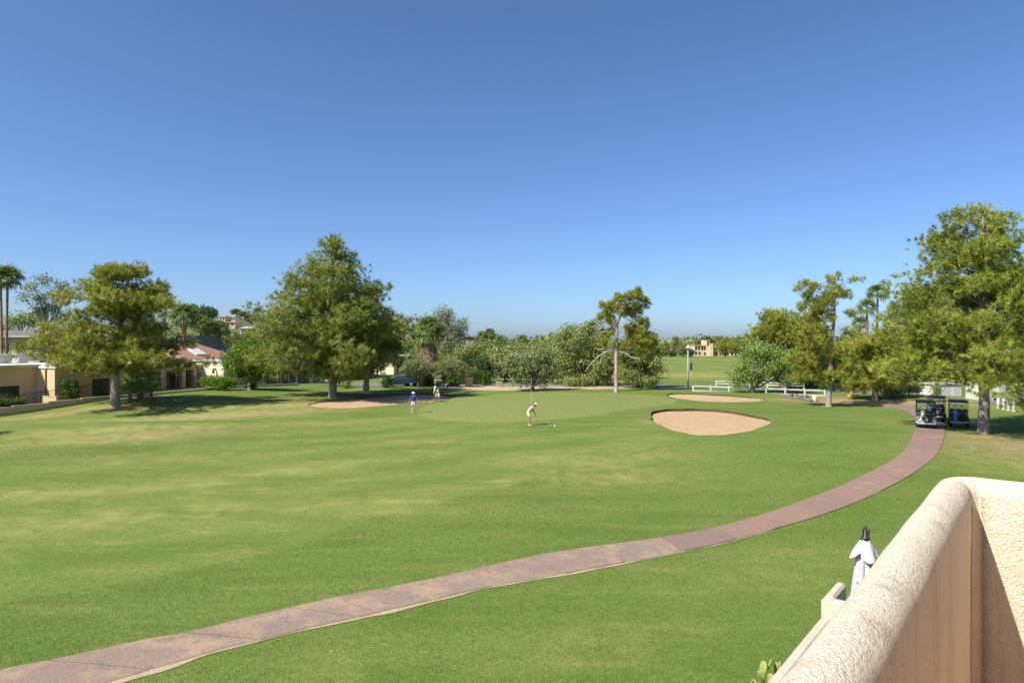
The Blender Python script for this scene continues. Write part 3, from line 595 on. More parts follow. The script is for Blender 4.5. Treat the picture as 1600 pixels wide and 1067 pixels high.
broad('mesquite_tree', 'scrubby green tree under the weeping eucalyptus', 650, 122, [(655, 560, 30, 20), (640, 565, 20, 16), (690, 562, 26, 16)], 'mesquite', 'barkdark', 1.2, .38, .2, 28, 5, 1.2, 48, .22, 3, G2)
broad('mesquite_tree', 'low green tree at the roadside behind the dense olive tree', 950, 112, [(955, 560, 40, 36), (985, 555, 36, 30), (920, 580, 30, 20)], 'mesquite', 'barkdark', 1.3, .4, .2, 26, 5, 1.2, 49, .25, 3, G2)
broad('tree', 'mid-green dense tree mass behind the bright feathery tree', 1215, 100, [(1215, 505, 36, 22), (1190, 532, 40, 28), (1245, 525, 40, 30), (1215, 565, 60, 26)], 'mesquite2', 'barkdark', 1.05, .32, .16, 34, 5, 1.7, 62, .3, 3, G2, .3)
broad('tree', 'mid-green tree mass behind the low browning pine', 1350, 93, [(1330, 560, 40, 30), (1375, 548, 40, 30), (1350, 590, 55, 16), (1300, 575, 30, 26)], 'mesquite', 'barkdark', 1.0, .30, .15, 34, 5, 1.7, 63, .3, 3, G2, .3)
broad('tree', 'dark green tree left of the tall pine behind the carts', 1415, 88, [(1415, 550, 34, 34), (1400, 590, 36, 18), (1440, 580, 30, 20)], 'mesquite', 'barkdark', 1.0, .30, .15, 34, 5, 1.6, 64, .3, 3, G2, .3)
broad('mesquite_tree', 'low spreading tree at the road between the grey-green tree and the thin pine', 870, 100, [(868, 572, 26, 26), (885, 590, 26, 14), (850, 585, 20, 16)], 'mesquite', 'barkdark', .95, .30, .15, 32, 5, 1.4, 65, .25, 3, G2, .4)
# clipped olives
for px, ell, lab, sd in ((654, [(655, 570, 28, 11), (652, 580, 30, 9), (668, 574, 16, 9), (640, 577, 14, 9)], 'flat-topped clipped olive tree left of the red brick pillar', 51), (692, [(705, 570, 28, 11), (690, 575, 18, 10), (716, 578, 20, 9), (700, 582, 26, 6)], 'flat-topped clipped olive tree between brick pillar and stone pillar', 52)):
    broad('olive_tree', lab, px, 91, ell, 'olive', 'barkdark', .55, .18, .08, 40, 5, 1.9, sd, .2, 3, 'clipped olive trees', 0., 1.7)
# eucalyptus and others
broad('eucalyptus_tree', 'tall weeping grey eucalyptus behind the clipped olives', 692, 128, [(690, 495, 28, 20), (680, 515, 28, 24), (705, 520, 24, 26), (722, 500, 11, 16), (690, 545, 36, 18), (723, 520, 9, 14), (665, 500, 8, 8)], 'euca', 'barkgrey', 1.2, .42, .14, 30, 5, 1.3, 53, .4, 4, None, 1.2, 5, limbfrac=.6)
broad('eucalyptus_tree', 'slender see-through eucalyptus against the sky behind the left pine', 76, 88, [(50, 447, 14, 7), (72, 437, 18, 7), (98, 447, 16, 6), (60, 465, 12, 8), (82, 462, 18, 8), (106, 455, 9, 5), (36, 462, 8, 5), (85, 480, 12, 7), (66, 482, 9, 5), (95, 495, 8, 5)], 'euca', 'barkgrey', .8, .36, .13, 18, 5, .62, 54, .2, 4, None, .5, 6, limbfrac=1.)
broad('tree', 'pale yellow-green tree behind the shingled two-storey building', 35, 120, [(20, 505, 22, 14), (48, 505, 22, 14), (62, 495, 10, 10), (5, 512, 20, 12), (35, 498, 14, 9)], 'mesquite', 'barkgrey', 1.2, .4, .2, 24, 5, 1., 55, .25)
broad('tree', 'bright green rounded tree with yellow top against the cream house', 390, 0, [(385, 560, 42, 24), (365, 575, 26, 20), (410, 575, 24, 20), (385, 545, 28, 12), (395, 588, 24, 10)], 'citrus', 'barkgrey', .75, .26, .18, 36, 5, 1.4, 56, .2, 3, None, by=609, trunk_h=1.6)
broad('tree', 'dark grey-green tall tree behind the stout palm', 322, 165, [(316, 490, 12, 15), (327, 496, 9, 13), (318, 512, 14, 14)], 'oak', 'barkdark', 1.4, .5, .3, 30, 5, 1.3, 57, .3)
broad('tree', 'olive tree between the left pine and the grey mansard roof', 262, 115, [(262, 535, 22, 14), (248, 528, 14, 14), (278, 525, 22, 14)], 'mesquite', 'barkdark', 1.2, .38, .2, 28, 5, 1.2, 58, .25)
broad('tree', 'green tree below the hill behind the terracotta roof', 350, 150, [(345, 535, 34, 18), (372, 530, 26, 16), (320, 540, 24, 16), (395, 528, 22, 16)], 'far', 'barkdark', 1.6, .5, .28, 28, 5, 1.2, 59, .3)
broad('tree', 'dull green tree behind the largest pine toward the houses', 425, 110, [(425, 530, 30, 34), (420, 500, 16, 16), (450, 545, 30, 26)], 'far', 'barkdark', 1.3, .4, .22, 28, 5, 1.2, 60, .3)

# far trees, one by one, from four templates
TPL = []
for i, (lf, el) in enumerate((('far', [(0, 4, 3, 2.6), (1.6, 3, 2.4, 2), (-1.8, 3.2, 2.2, 2)]), ('far', [(0, 5.5, 1.7, 4), (.4, 3.5, 2, 2.6)]), ('oak', [(0, 3.6, 3.3, 2.8), (2, 3, 2, 2), (-1.4, 4.6, 2, 2)]), ('pine_olive', [(0, 5, 2.6, 3), (-1, 3.4, 3, 2), (1.4, 4.2, 2.4, 2)]))):
    Cs, rs = [], []
    for (x, z, a, c) in el:
        n = 16; u = unit(rng.normal(size=(n, 3))); q = rng.uniform(.2, 1, n)**.5
        Cs.append(np.array([x, 0, z])+u*q[:, None]*np.array([a, a, c])*.75); rs.append(rng.uniform(.6, 1.1, n))
    C = np.concatenate(Cs); cr = np.concatenate(rs); me = foliage('crown', C, cr, 'leaf', .5, .32, 26, 4, .8); me.materials.append(M[lf])
    t = MB().tube([(0, 0, -.3), (0, 0, 1.5), (.1, 0, 4.5)], [.28, .22, .08], 7).mesh('trunk', True); t.materials.append(M['barkdark']); TPL.append((me, t))
def far_tree(px, ptop, d, k, label, wd=1., name='tree', z=None):
    b = list(bpt(px, d)); 
    if z is not None: b[2] = z
    h = Zp(ptop, d)-b[2]; s = h/(6.4, 9.2, 6.4, 7.8)[k]
    r = empty(name, b, label, 'tree', 'far trees'); r.rotation_euler = (0, 0, random.uniform(0, 6.28)); r.scale = (s*wd, s*wd, s)
    link('crown', TPL[k][0], None, r); link('trunk', TPL[k][1], None, r)
far_desc = [
 (1042, 532, 230, 1, 'thin upright tree leftmost above the far fairway', 1.), (1057, 522, 235, 1, 'tall dark tree left of the light pole beyond the far fairway', .9), (1068, 536, 225, 0, 'yellow-green tree just left of the light pole beyond the fairway', 1.), (1090, 529, 262, 1, 'tree rising behind the left wing of the cream mansion', .9),
 (1107, 526, 265, 2, 'grey tree behind the tower of the cream mansion', 1.), (1124, 522, 262, 1, 'tallest tree behind the right wing of the cream mansion', .9), (1133, 527, 228, 3, 'olive pine in front of the mansion right wing', 1.1), (1150, 530, 232, 3, 'olive pine at the right end of the cream mansion', 1.1), (1166, 527, 240, 2, 'tree right of the mansion behind the bright feathery tree', 1.2), (1050, 548, 215, 2, 'low dark shrub-like tree at the left end of the far fairway', 1.5), (1078, 545, 216, 2, 'low dark tree behind the light pole at the far fairway edge', 1.2),
 (1030, 540, 220, 0, 'green tree at the far left rim of the far fairway', 1.2), (770, 521, 170, 0, 'far tree left of the small horizon palms', 1.), (760, 530, 160, 3, 'olive tree beside the dark flat building', 1.2), (800, 540, 180, 0, 'green far tree between the small horizon palms', 1.5), (838, 538, 175, 2, 'bushy far tree right of the small horizon palms', 1.4), (860, 541, 190, 0, 'far tree at the right of the open horizon', 1.5), (815, 543, 260, 2, 'distant tree in the gap above the grey-green tree', 1.6),
 (740, 536, 175, 0, 'far tree below the dark flat building', 1.4), (640, 530, 185, 0, 'far tree right of the largest pine', 1.3), (625, 540, 170, 2, 'far dark tree behind the pines at the road', 1.4), (600, 540, 150, 0, 'far tree behind the smaller dark pine', 1.5), (560, 545, 140, 0, 'far tree behind the largest pine right of its trunk', 1.5), (480, 545, 130, 2, 'far tree behind the largest pine left of its trunk', 1.5),
 (235, 515, 150, 0, 'far tree behind the left pine right side', 1.4), (292, 520, 170, 3, 'olive far tree behind the stout palm', 1.3), (150, 520, 140, 0, 'far tree behind the left pine crown', 1.6), (100, 530, 130, 2, 'far dark tree behind the left pine', 1.6), (1395, 520, 130, 0, 'far tree between the fan palms and the tall pine', 1.3), (1345, 515, 135, 0, 'far tree under the fan palms', 1.3), (1275, 530, 140, 2, 'far dark tree behind the sparse pine', 1.5), (1190, 535, 150, 0, 'far tree behind the bright feathery tree', 1.5), (1480, 530, 140, 0, 'far tree behind the tall right pine', 1.6), (1560, 520, 130, 2, 'far dark tree at the right edge', 1.7), (1610, 530, 120, 0, 'far tree cut by the right edge', 1.6), (980, 540, 170, 2, 'far tree behind the bare-trunked pine', 1.6), (930, 540, 165, 0, 'far tree behind the large grey-green tree', 1.6), (890, 545, 160, 2, 'far dark tree left of the large grey-green tree', 1.5)]
for px, pt, d, k, lab, wd in far_desc: far_tree(px, pt, d, k, lab, wd)

# far belt of trees that reads as one mass
n = 26000; ang = rng.uniform(-.75, .75, n); dd_ = rng.uniform(430, 620, n); bx = np.tan(ang)*dd_; hh = (5.5+2.2*np.sin(bx*.05)+1.6*np.sin(bx*.13+dd_*.05)+1.2*np.sin(bx*.31))*rng.uniform(0, 1, n)**.6
p = np.column_stack([bx, dd_, 1+np.maximum(hh, .3)]); dr = unit(rng.normal(size=(n, 3))); sdv = unit(np.cross(dr, rng.normal(size=(n, 3))))*.9
o = link('far_wood', trimesh('far_wood', p, p+dr*1.1+sdv, p+dr*2.2, rng.uniform(0, 1, n), p+dr*1.1-sdv), 'far'); tag(o, 'hazy belt of distant trees along the horizon', 'woods', kind='stuff')
# fan palms
def frond_mesh(dead=False):
    A, B_, C_, t = [], [], [], []; r = np.random.default_rng(3)
    p = np.array([.0, 0, 0]); hub = np.array([.8, 0, .10])
    def tri(a, b, c, q): A.append(a); B_.append(b); C_.append(c); t.append(q)
    tri(p+[0, .03, 0], p-[0, .03, 0], hub, .3)
    for i in range(15):
        a = (i-7)/7*1.75; L = 1.15*(1-.25*abs(i-7)/7)*r.uniform(.85, 1.1); dr = np.array([math.cos(a), math.sin(a), 0]); sd = np.array([-math.sin(a), math.cos(a), .25*(1 if i % 2 else -1)])*.06
        mid = hub+dr*L*.6; end = hub+dr*L+np.array([0, 0, -.36-.2*r.uniform()])
        tri(hub, mid+sd, mid-sd, r.uniform(.2, .8)); tri(mid+sd, end, mid-sd, r.uniform(.2, .8))
    return trimesh('frond', np.array(A), np.array(B_), np.array(C_), np.array(t))
FR = frond_mesh(); FR.materials.append(M['palm']); FL = frond_mesh(); FL.materials.append(M['mesquite2']); FD = frond_mesh(); FD.materials.append(M['palmdead'])
def palm(px, ptop, d, label, cr=1.6, tr=.18, n=24, skirt=False, stout=False, by=None, z=None):
    b = list(bpt(px, d)) if by is None else list(G(px, by)); d = b[1]
    if z is not None: b[2] = z
    h = Zp(ptop, d)-b[2]-cr*.55; root = empty('fan_palm', b, label, 'palm', 'fan palms')
    lean = random.uniform(-.02, .02)*h; pp = [(lean*(q/8)**2, 0, h*q/8-(.3 if q == 0 else 0)) for q in range(9)]
    rr = [tr*(1.25 if q == 0 else 1-.25*q/8) for q in range(9)]
    if stout: rr[7] = tr*1.3; rr[8] = tr*1.5
    MB().tube(pp, rr, 10).build('trunk', 'palmtrunk', root, True)
    s = cr/1.45
    for i in range(n):
        el = R(84-120*(i+.5)/n+random.uniform(-8, 8)); az = i*2.39996+random.uniform(-.2, .2)
        f = link('frond', FR, None, root, (lean, 0, h)); f.rotation_euler = (random.uniform(-.4, .4), -el, az); f.scale = (s, s, s)
    if skirt:
        for i in range(26):
            f = link('dead_frond', FD, None, root, (lean, 0, h-.3-.12*(i % 13)*s)); f.rotation_euler = (0, R(60+random.uniform(0, 24)), i*2.4); f.scale = (s, s, s)
palm(3, 428, 84, 'tall thin palm at the left edge, its trunk the nearer left of the pair', 1.7, .17)
palm(10, 425, 84.6, 'tall thin palm of the left-edge pair, right-hand trunk', 1.7, .17)
palm(258, 477, 112, 'thin fan palm showing just right of the left pine', 1.9, .2)
palm(289, 486, 92, 'stout fan palm with thick straight trunk before the grey mansard roof', 1.9, .27, 40, stout=True)
palm(313, 501, 118, 'slim fan palm right of the stout palm', 1.7, .2); palm(328, 506, 120, 'short fan palm second right of the stout palm', 1.7, .2); palm(344, 508, 122, 'fan palm right of the slim pair above the terracotta roof', 1.8, .2); palm(301, 479, 190, 'tiny distant palm head above the stout palm', 1.6, .15)
palm(1370, 451, 88, 'taller fan palm between the sparse pine and the tall right pine', 1.35, .16, 24); palm(1355, 474, 86, 'shorter fan palm beside the taller fan palm on the right', 1.25, .16, 22); palm(1345, 500, 99, 'lowest fan palm tuft behind the right-hand pair', 1.2, .18)
palm(671, 507, 112, 'shaggy palm with brown dead skirt before the weeping eucalyptus', 2.6, .3, 34, skirt=True)
palm(650, 514, 150, 'small palm left of the shaggy palm', 2., .2); palm(765, 518, 170, 'small horizon palm above the olive trees', 1.7, .18); palm(754, 524, 165, 'small bushy palm left on the horizon', 2., .2); palm(783, 530, 160, 'short palm on the horizon near the dark building', 2., .2); palm(816, 528, 210, 'lone tiny palm on the open horizon', 2., .2)
# low fan palms by the fence
def sago(px, py, s, label):
    b = G(px, py); r = empty('fan_palm', b, label, 'palm', 'low palms behind the fence')
    MB().tube([(0, 0, -.2), (0, 0, .9*s)], [.2*s, .16*s], 9).build('trunk', 'palmtrunk', r, True)
    for i in range(16):
        f = link('frond', FL, None, r, (0, 0, .9*s)); f.rotation_euler = (random.uniform(-.3, .3), -R(80-75*(i+.5)/16), i*2.4); f.scale = (s*.75,)*3
sago(219, 623, 1.6, 'taller low palm behind the iron fence right of the left pine'); sago(203, 626, .9, 'small low palm nearest the left pine trunk'); sago(236, 625, .9, 'small low palm to the right of the taller low palm')

# ------------------------------------------------------------------ houses on the left
A0 = np.array([-41.9, 55.9]); U = np.array([.37, .93]); U /= np.linalg.norm(U); NN = np.array([U[1], -U[0]])
def st(s, t, z): p = A0+U*s+NN*t; return (p[0], p[1], z)
def s_at(px, t): k = kx(px); return (k*(A0[1]+t*NN[1])-A0[0]-t*NN[0])/(U[0]-k*U[1])
def hbox(root, name, s0, s1, t0, t1, z0, z1, m, parent=None, bev=0.):
    p = parent or root; org = Vector(root.location)
    return MB(org).box(s0, s1, t0, t1, z0, z1, st, bev).build(name, m, p)
def house(name, label): return None
def win(root, s0, s1, t, z0, z1, m='glass', fr='iron', name='window', side=None):
    """a framed opening on a facade (side=None) or on the end wall that faces the camera (side = s of that wall; s0,s1 then run along t)"""
    if side is None:
        f = hbox(root, name, s0-.07, s1+.07, t-.04, t+.05, z0-.07, z1+.07, fr); hbox(root, 'pane', s0, s1, t+.02, t+.065, z0, z1, m, f)
        n = max(1, int((s1-s0)/1.1)); 
        for i in range(1, n): q = s0+(s1-s0)*i/n; hbox(root, 'mullion', q-.03, q+.03, t+.05, t+.08, z0, z1, fr, f)
    else:
        f = hbox(root, name, side-.05, side+.04, s0-.07, s1+.07, z0-.07, z1+.07, fr); hbox(root, 'pane', side-.065, side-.02, s0, s1, z0, z1, m, f)
def Hroot(name, label, s, t): return empty(name, st(s, t, .3), label, 'house', 'houses along the left side')
# house 1: flat roofed tan house at the left edge
r = Hroot('house', 'flat-roofed tan house at the left edge with white roof and air units', s_at(0, -6), -6)
sa, sb = s_at(-60, -5.5), s_at(57, -5.5); zt = 3.75
hbox(r, 'wall', sa, sb-.003, -16, -5.5, -.4, zt, 'tan'); hbox(r, 'roof', sa-.3, sb+.2, -16.3, -5.2, zt+.003, zt+.22, 'roofwhite')
sc = s_at(205, -3.0); hbox(r, 'wall', sb, sc, -15, -3.0, -.4, zt-.15, 'orange'); hbox(r, 'roof', sb-.1, sc+.25, -15.2, -2.75, zt-.147, zt+.05, 'roofwhite')
hbox(r, 'parapet', sa-.1, sc, -16.1, -15.6, zt+.3, zt+.9, 'tan')
win(r, s_at(-5, -5.45), s_at(29, -5.45), -5.5, .8, 2.0); win(r, s_at(146, -2.95), s_at(169, -2.95), -3.0, .3, 2.35, 'glass', 'iron', 'door'); win(r, s_at(108, -2.95), s_at(120, -2.95), -3., 1.1, 2.3)
hbox(r, 'downspout', sb-.10, sb-.02, -4.2, -4.1, .2, zt-.2, 'bagbrown')
for q, w_ in ((s_at(4, -10), 1.0), (s_at(24, -11), .9)):
    a = hbox(r, 'air_unit', q, q+w_, -11.5, -10.5, zt+.22, zt+1.15, 'white', bev=.05); hbox(r, 'grille', q-.02, q-.004, -11.3, -10.7, zt+.4, zt+1., 'galv', a)
# house 2: tan, deep porch, behind the low palms
r = Hroot('house', 'tan house with shaded porch openings behind the low palms', s_at(230, -6), -6)
sa, sb = sc+1.0, s_at(306, -6.5)
hbox(r, 'wall', sa, sb-.004, -17, -7.6, -.2, 3.5, 'tan'); hbox(r, 'roof', sa-.2, sb+.1, -17.2, -6.2, 3.5, 3.75, 'roofwhite')
hbox(r, 'beam', sa, sb-.004, -6.9, -6.5, 2.75, 3.497, 'tan')
for px in (197, 252, 285, 303): q = s_at(px, -6.7); hbox(r, 'post', q-.25, q+.25, -6.95, -6.45, -.1, 2.747, 'orange')
for a, b in ((205, 245), (262, 292)): win(r, s_at(a, -7.6), s_at(b, -7.6), -7.6, .35, 2.4, name='door')
hbox(r, 'skylight', sa+6, sa+8, -14, -12.5, 3.752, 4.0, 'white')
# house 3: cream wall and terracotta hip roof
r = Hroot('house', 'cream house with terracotta hip roof and skylight', s_at(330, -5), -5)
sa = s_at(306, -7.0); te = -2.6; sb = s_at(412, te); zc = 3.65
hbox(r, 'wall', sa, sb, -11, te, -.2, zc, 'cream'); hbox(r, 'roof_edge', sa-.15, sb+.1, -7.6, te+.15, zc+.003, zc+.2, 'white')
win(r, -6.7, -6.0, 0, 1.0, 2.3, 'galv', 'white', side=sa)
sx = sa-.3
lamp = hbox(r, 'wall_lamp', sa-.35, sa-.01, -3.95, -3.8, 2.7, 2.85, 'iron'); hbox(r, 'shade', sa-.42, sa-.28, -3.98, -3.77, 2.25, 2.7, 'iron', lamp)
win(r, s_at(372, te), s_at(385, te), te, .5, 2.3); win(r, s_at(392, te), s_at(404, te), te, .4, 2.4, name='door')
# hip roof with tile courses
q0, q1, t0, t1, z0, z1 = sa-2.2, sa+9, -16.5, -7.3, zc+.02, zc+2.15
hbox(r, 'wall', q0+.3, q1-.3, t0+.3, t1-.6, 3.0, z0-.005, 'cream')
rb = MB(r.location); P = [st(q0, t0, z0), st(q1, t0, z0), st(q1, t1, z0), st(q0, t1, z0), st(q0+4.2, (t0+t1)/2, z1), st(q1-4.2, (t0+t1)/2, z1)]
rb.add(P, [(0, 1, 5, 4), (1, 2, 5), (2, 3, 4, 5), (3, 0, 4), (0, 3, 2, 1)]); roof = rb.build('roof', 'terracotta', r)
for i in range(11):      # courses of tile on the two slopes in view
    f0, f1 = i/11, (i+.9)/11; c = MB(r.location); L_ = lambda a, b, f: tuple(np.array(a)+(np.array(b)-np.array(a))*f)
    for lo_a, lo_b, hi_a, hi_b in ((P[3], P[2], P[4], P[5]), (P[0], P[3], P[4], P[4])):
        a, b_, c_, d_ = L_(lo_a, hi_a, f0), L_(lo_b, hi_b, f0), L_(lo_b, hi_b, f1), L_(lo_a, hi_a, f1); up = Vector((0, 0, .05)); up2 = Vector((0, 0, .015))
        c.add([Vector(a)+up, Vector(b_)+up, Vector(c_)+up2, Vector(d_)+up2, Vector(a)-up2, Vector(b_)-up2], [(0, 1, 2, 3), (4, 5, 1, 0)])
    c.build('tile_course', 'terracotta', roof)
def onroof(s, f, dz): # point on front slope
    t = t1+(((t0+t1)/2)-t1)*f; return st(s, t, z0+(z1-z0)*f+dz)
sk_ = MB(r.location); s1_, s2_ = q0+3.9, q0+5.6; vs_ = [onroof(s, f, dz) for dz in (.02, .22) for s, f in ((s1_, .3), (s2_, .3), (s2_, .62), (s1_, .62))]
sk_.add(vs_, [(3, 2, 1, 0), (4, 5, 6, 7), (0, 1, 5, 4), (1, 2, 6, 5), (2, 3, 7, 6), (3, 0, 4, 7)]).build('skylight', 'white', r)
# house 4 and 5
r = Hroot('house', 'grey-cream house with tall dark glass doors left of the largest pine trunk', s_at(440, -4), -4)
sa, sb = sb+1.2, s_at(508, -3.4)
hbox(r, 'wall', sa, sb, -13, -3.4, 0, 3.3, 'cream'); hbox(r, 'roof', sa-.3, sb+.2, -13.2, -3.1, 3.3, 3.5, 'roofwhite')
for a, b in ((417, 421.5), (424, 428), (430, 437), (441, 449), (453, 461), (466, 482), (490, 498)): win(r, s_at(a, -3.4), s_at(b, -3.4), -3.4, .3, 2.5, name='door')
r = Hroot('house', 'pale cream house with dark posts behind the two pine trunks', s_at(560, -4), -4)
s5 = s_at(512, -6.); se = s5+13
hbox(r, 'wall', s5, se, -15, -6.0, 0, 3.4, 'cream'); hbox(r, 'roof', s5-.3, se+.3, -15.3, -4.4, 3.4, 3.65, 'roofwhite')
for i in range(6): q = s5+.3+i*2.3; hbox(r, 'post', q-.09, q+.09, -4.7, -4.5, 0, 3.397, 'iron')
for i in range(4): win(r, s5+.9+i*3.1, s5+2.4+i*3.1, -6.0, .8 if i % 2 else .2, 2.3)
r = Hroot('house', 'cream house end wall at the road behind the smaller dark pine', s_at(600, -3), -3)
hbox(r, 'wall', se+3, se+14, -16, -4.0, 0, 3.3, 'cream'); hbox(r, 'roof', se+2.8, se+14.3, -16.2, -3.7, 3.303, 3.55, 'roofwhite')
for i in range(3): win(r, se+4.2+i*3.2, se+5.6+i*3.2, -4.0, .5, 2.3)
# two-storey shingled building behind, left edge
def bigroof(label, px0, px1, d, ze, zr, dep, wallm, n=4):
    x0, x1 = kx(px0)*d, kx(px1)*d; r = empty('building', (x0, d, 0), label, 'building', 'two-storey buildings behind')
    o = Vector(r.location); MB(o).box(x0, x1, d, d+dep, -.5, ze-.01).build('wall', wallm, r)
    roof = MB(o).add([(x0-.8, d-.9, ze), (x1+.8, d-.9, ze), (x1+.8, d+dep, ze), (x0-.8, d+dep, ze), (x0+.6, d+2.2, zr), (x1-.6, d+2.2, zr), (x1-.6, d+dep-2, zr), (x0+.6, d+dep-2, zr)], [(0, 1, 5, 4), (1, 2, 6, 5), (2, 3, 7, 6), (3, 0, 4, 7), (4, 5, 6, 7), (3, 2, 1, 0)]).build('roof', 'shingle', r)
    MB(o).box(x0-.85, x1+.85, d-1.0, d-.9-.004, ze-.18, ze+.06).build('fascia', 'drive', roof)
    for i in range(n):
        a = x0+(x1-x0)*(i+.2)/n; b_ = x0+(x1-x0)*(i+.75)/n
        for zz in (ze-2.4, ze-5.2):
            f = MB(o).box(a, b_, d-.06, d+.04, zz, zz+1.5).build('window', 'white', r); MB(o).box(a+.1, b_-.1, d-.075, d-.03, zz+.1, zz+1.4).build('pane', 'glass', f)
bigroof('grey two-storey building with brown shingle roof at the left edge', -60, 62, 96, Zp(525, 96), Zp(516, 96), 12, 'drive', 6)
bigroof('dark grey mansard-roofed building behind the stout palm', 246, 306, 112, Zp(556, 112), Zp(524, 112), 12, 'drive', 3)
x0 = kx(724)*190; r = empty('building', (x0, 190, 0), 'dark flat-topped building on the horizon right of the weeping eucalyptus', 'building')
o_ = Vector(r.location); MB(o_).box(x0, kx(768)*190, 190, 202, -.5, Zp(527, 190)).build('wall', 'shingle', r); MB(o_).box(x0-.4, kx(768)*190+.4, 189.5, 202.5, Zp(527, 190)+.01, Zp(525.5, 190)).build('roof', 'asphalt', r)
for i in range(5): q = x0+.8+i*1.45; MB(o_).box(q, q+.8, 189.9, 190.04, Zp(545, 190), Zp(532, 190)).build('window', 'drive', r)

# kerb wall and iron fence in front of the houses
r = empty('garden_wall', st(0, 0, 0), 'low tan retaining wall along the left edge of the course', 'wall')
prev = -8.
for i, s in enumerate(np.arange(-5, 38, 3.)):
    zt_ = [max(T(*st(q, 0, 0)[:2]) for q in (prev, s))]; hh = max(.12, .62-.035*max(0, s)); zt_ = zt_[0]+hh
    hbox(r, 'panel', prev, s-.01, -.22, 0., zt_-hh-.7, zt_, 'tan'); hbox(r, 'coping', prev-.01, s-.012, -.25, .03, zt_+.002, zt_+.06, 'stucco2', None); prev = s
r = empty('iron_fence', st(0, -.6, .5), 'black iron picket fence in front of the houses', 'fence'); o_ = Vector(r.location)
pk = MB(o_); rl_ = MB(o_)
for i, s in enumerate(np.arange(-6, 36, .14)):
    z = T(*st(s, -.4, 0)[:2])+.1; p = st(s, -.4, z); pk.tube([p, (p[0], p[1], z+1.5)], .011, 4, False)
    if i % 17 == 0: MB(o_).box(p[0]-.03, p[0]+.03, p[1]-.03, p[1]+.03, z-.5, z+1.6).build('post', 'iron', r)
tag(pk.build('pickets', 'iron', r), kind='stuff')
for hz in (.18, 1.42):
    MB(o_).tube([(*st(s, -.4, 0)[:2], T(*st(s, -.4, 0)[:2])+.1+hz) for s in np.arange(-6, 36, 1.)], .02, 4).build('rail', 'iron', r)
# beige garden wall in front of cream house
r = empty('garden_wall', st(s_at(315, -2), -2, .3), 'beige court wall below the cream house', 'wall'); o_ = Vector(r.location)
q = s_at(312, -5.5); hbox(r, 'panel', q, q+.2, -5.6, -1.6, 0., 1.75, 'orange'); hbox(r, 'panel', q+.21, q+6, -1.8, -1.6, 0., 1.7, 'orange'); hbox(r, 'coping', q-.05, q+.25, -5.65, -1.55, 1.753, 1.82, 'stucco2')
r = empty('court_wall', st(s_at(80, -1.5), -1.5, .2), 'short tan court wall in front of the orange house corner', 'wall')
q = s_at(76, -2.2); hbox(r, 'panel', q, q+.18, -3., -1.2, -.2, 1.1, 'orange'); hbox(r, 'coping', q-.03, q+.21, -3., -1.17, 1.103, 1.16, 'stucco2')

# shrubs and hedges
def shrub(name, label, px, py, ell, leaf, cs=.35, L=.14, W=.08, nt=34, seed=0, d=None, dens=1.6, group='garden shrubs', cat='shrub', depth=.85):
    b = G(px, py) if d is None else bpt(px, d); d = b[1]; C, cr = ell_clumps(b, d, ell, cs, dens, seed, depth); C[:, 2] = np.maximum(C[:, 2], .12)
    r = empty(name, b, label, cat, group); mb = MB()
    for i in range(6): 
        a = i*1.05; mb.tube([(0, 0, -.15), (.15*math.cos(a), .15*math.sin(a), C[:, 2].mean()*.5), tuple(C[(i*7) % len(C)])], [.04, .03, .012], 5, False)
    mb.build('stem', 'barkdark', r); link('crown', foliage('crown', C, cr, 'leaf', L, W, nt, 5, .85), leaf, r)
def hedge(label, p0, p1, h, wd, leaf='hedge', name='hedge'):
    p0, p1 = np.array(p0[:2]), np.array(p1[:2]); L = np.linalg.norm(p1-p0); t = (p1-p0)/L; n_ = np.array([-t[1], t[0]]); z = min(T(*p0), T(*p1))
    r = empty(name, (*((p0+p1)/2), z), label, 'hedge', 'clipped hedges'); o = np.array([*((p0+p1)/2), z]); C = []
    for s in np.arange(.15, L, .32):
        for q in np.arange(-wd/2+.12, wd/2, .3):
            for zz in np.arange(.15, h-.1, .3): C.append((*(p0+t*s+n_*q), z+zz))
    C = np.array(C)-o+rng.normal(size=(len(C), 3))*.04
    link('crown', foliage('crown', C, np.full(len(C), .24), 'leaf', .13, .08, 16, 5, 1.), leaf, r)
    m = MB(); [m.tube([tuple((p0+t*s-o[:2]))+(-.1,), tuple((p0+t*s-o[:2]))+(h*.7,)], [.04, .02], 5) for s in np.arange(.3, L, .8)]; m.build('stem', 'barkdark', r)
hedge('clipped green hedge on the low wall at the left edge', st(s_at(-12, -.9), -.9, 0), st(s_at(36, -.9), -.9, 0), 1.25, .8)
shrub('shrub', 'leafy green bush against the orange house wall', 111, 0, [(112, 612, 11, 12), (108, 602, 8, 8)], 'hedge', .35, .2, .12, 34, 71, d=63.5)
shrub('shrub', 'bright green bushy shrub before the cream house', 341, 0, [(338, 597, 22, 8), (350, 602, 16, 12), (322, 595, 10, 6), (360, 597, 8, 7)], 'citrus', .45, .18, .11, 34, 72, d=76)
shrub('shrub', 'small green shrub at the dark doorway of the cream house', 392, 0, [(392, 602, 8, 9)], 'hedge', .35, .16, .1, 30, 73, d=79)
shrub('shrub', 'low rounded shrub before the pale cream house posts', 540, 0, [(540, 603, 7, 6)], 'mesquite', .4, .18, .1, 30, 74, d=88)
shrub('shrub', 'dark shrub right of the smaller dark pine trunk', 605, 0, [(606, 597, 11, 7)], 'oak', .4, .2, .12, 34, 75, d=90)
shrub('shrub', 'tall oleander screen behind the pine trunks', 530, 0, [(505, 580, 14, 14), (532, 585, 12, 12)], 'far', .6, .24, .13, 26, 76, d=90)
hedge('dark clipped hedge behind the left olive tree', (-14.6, 94.6), (-11.2, 93.8), 1.9, 1.4)
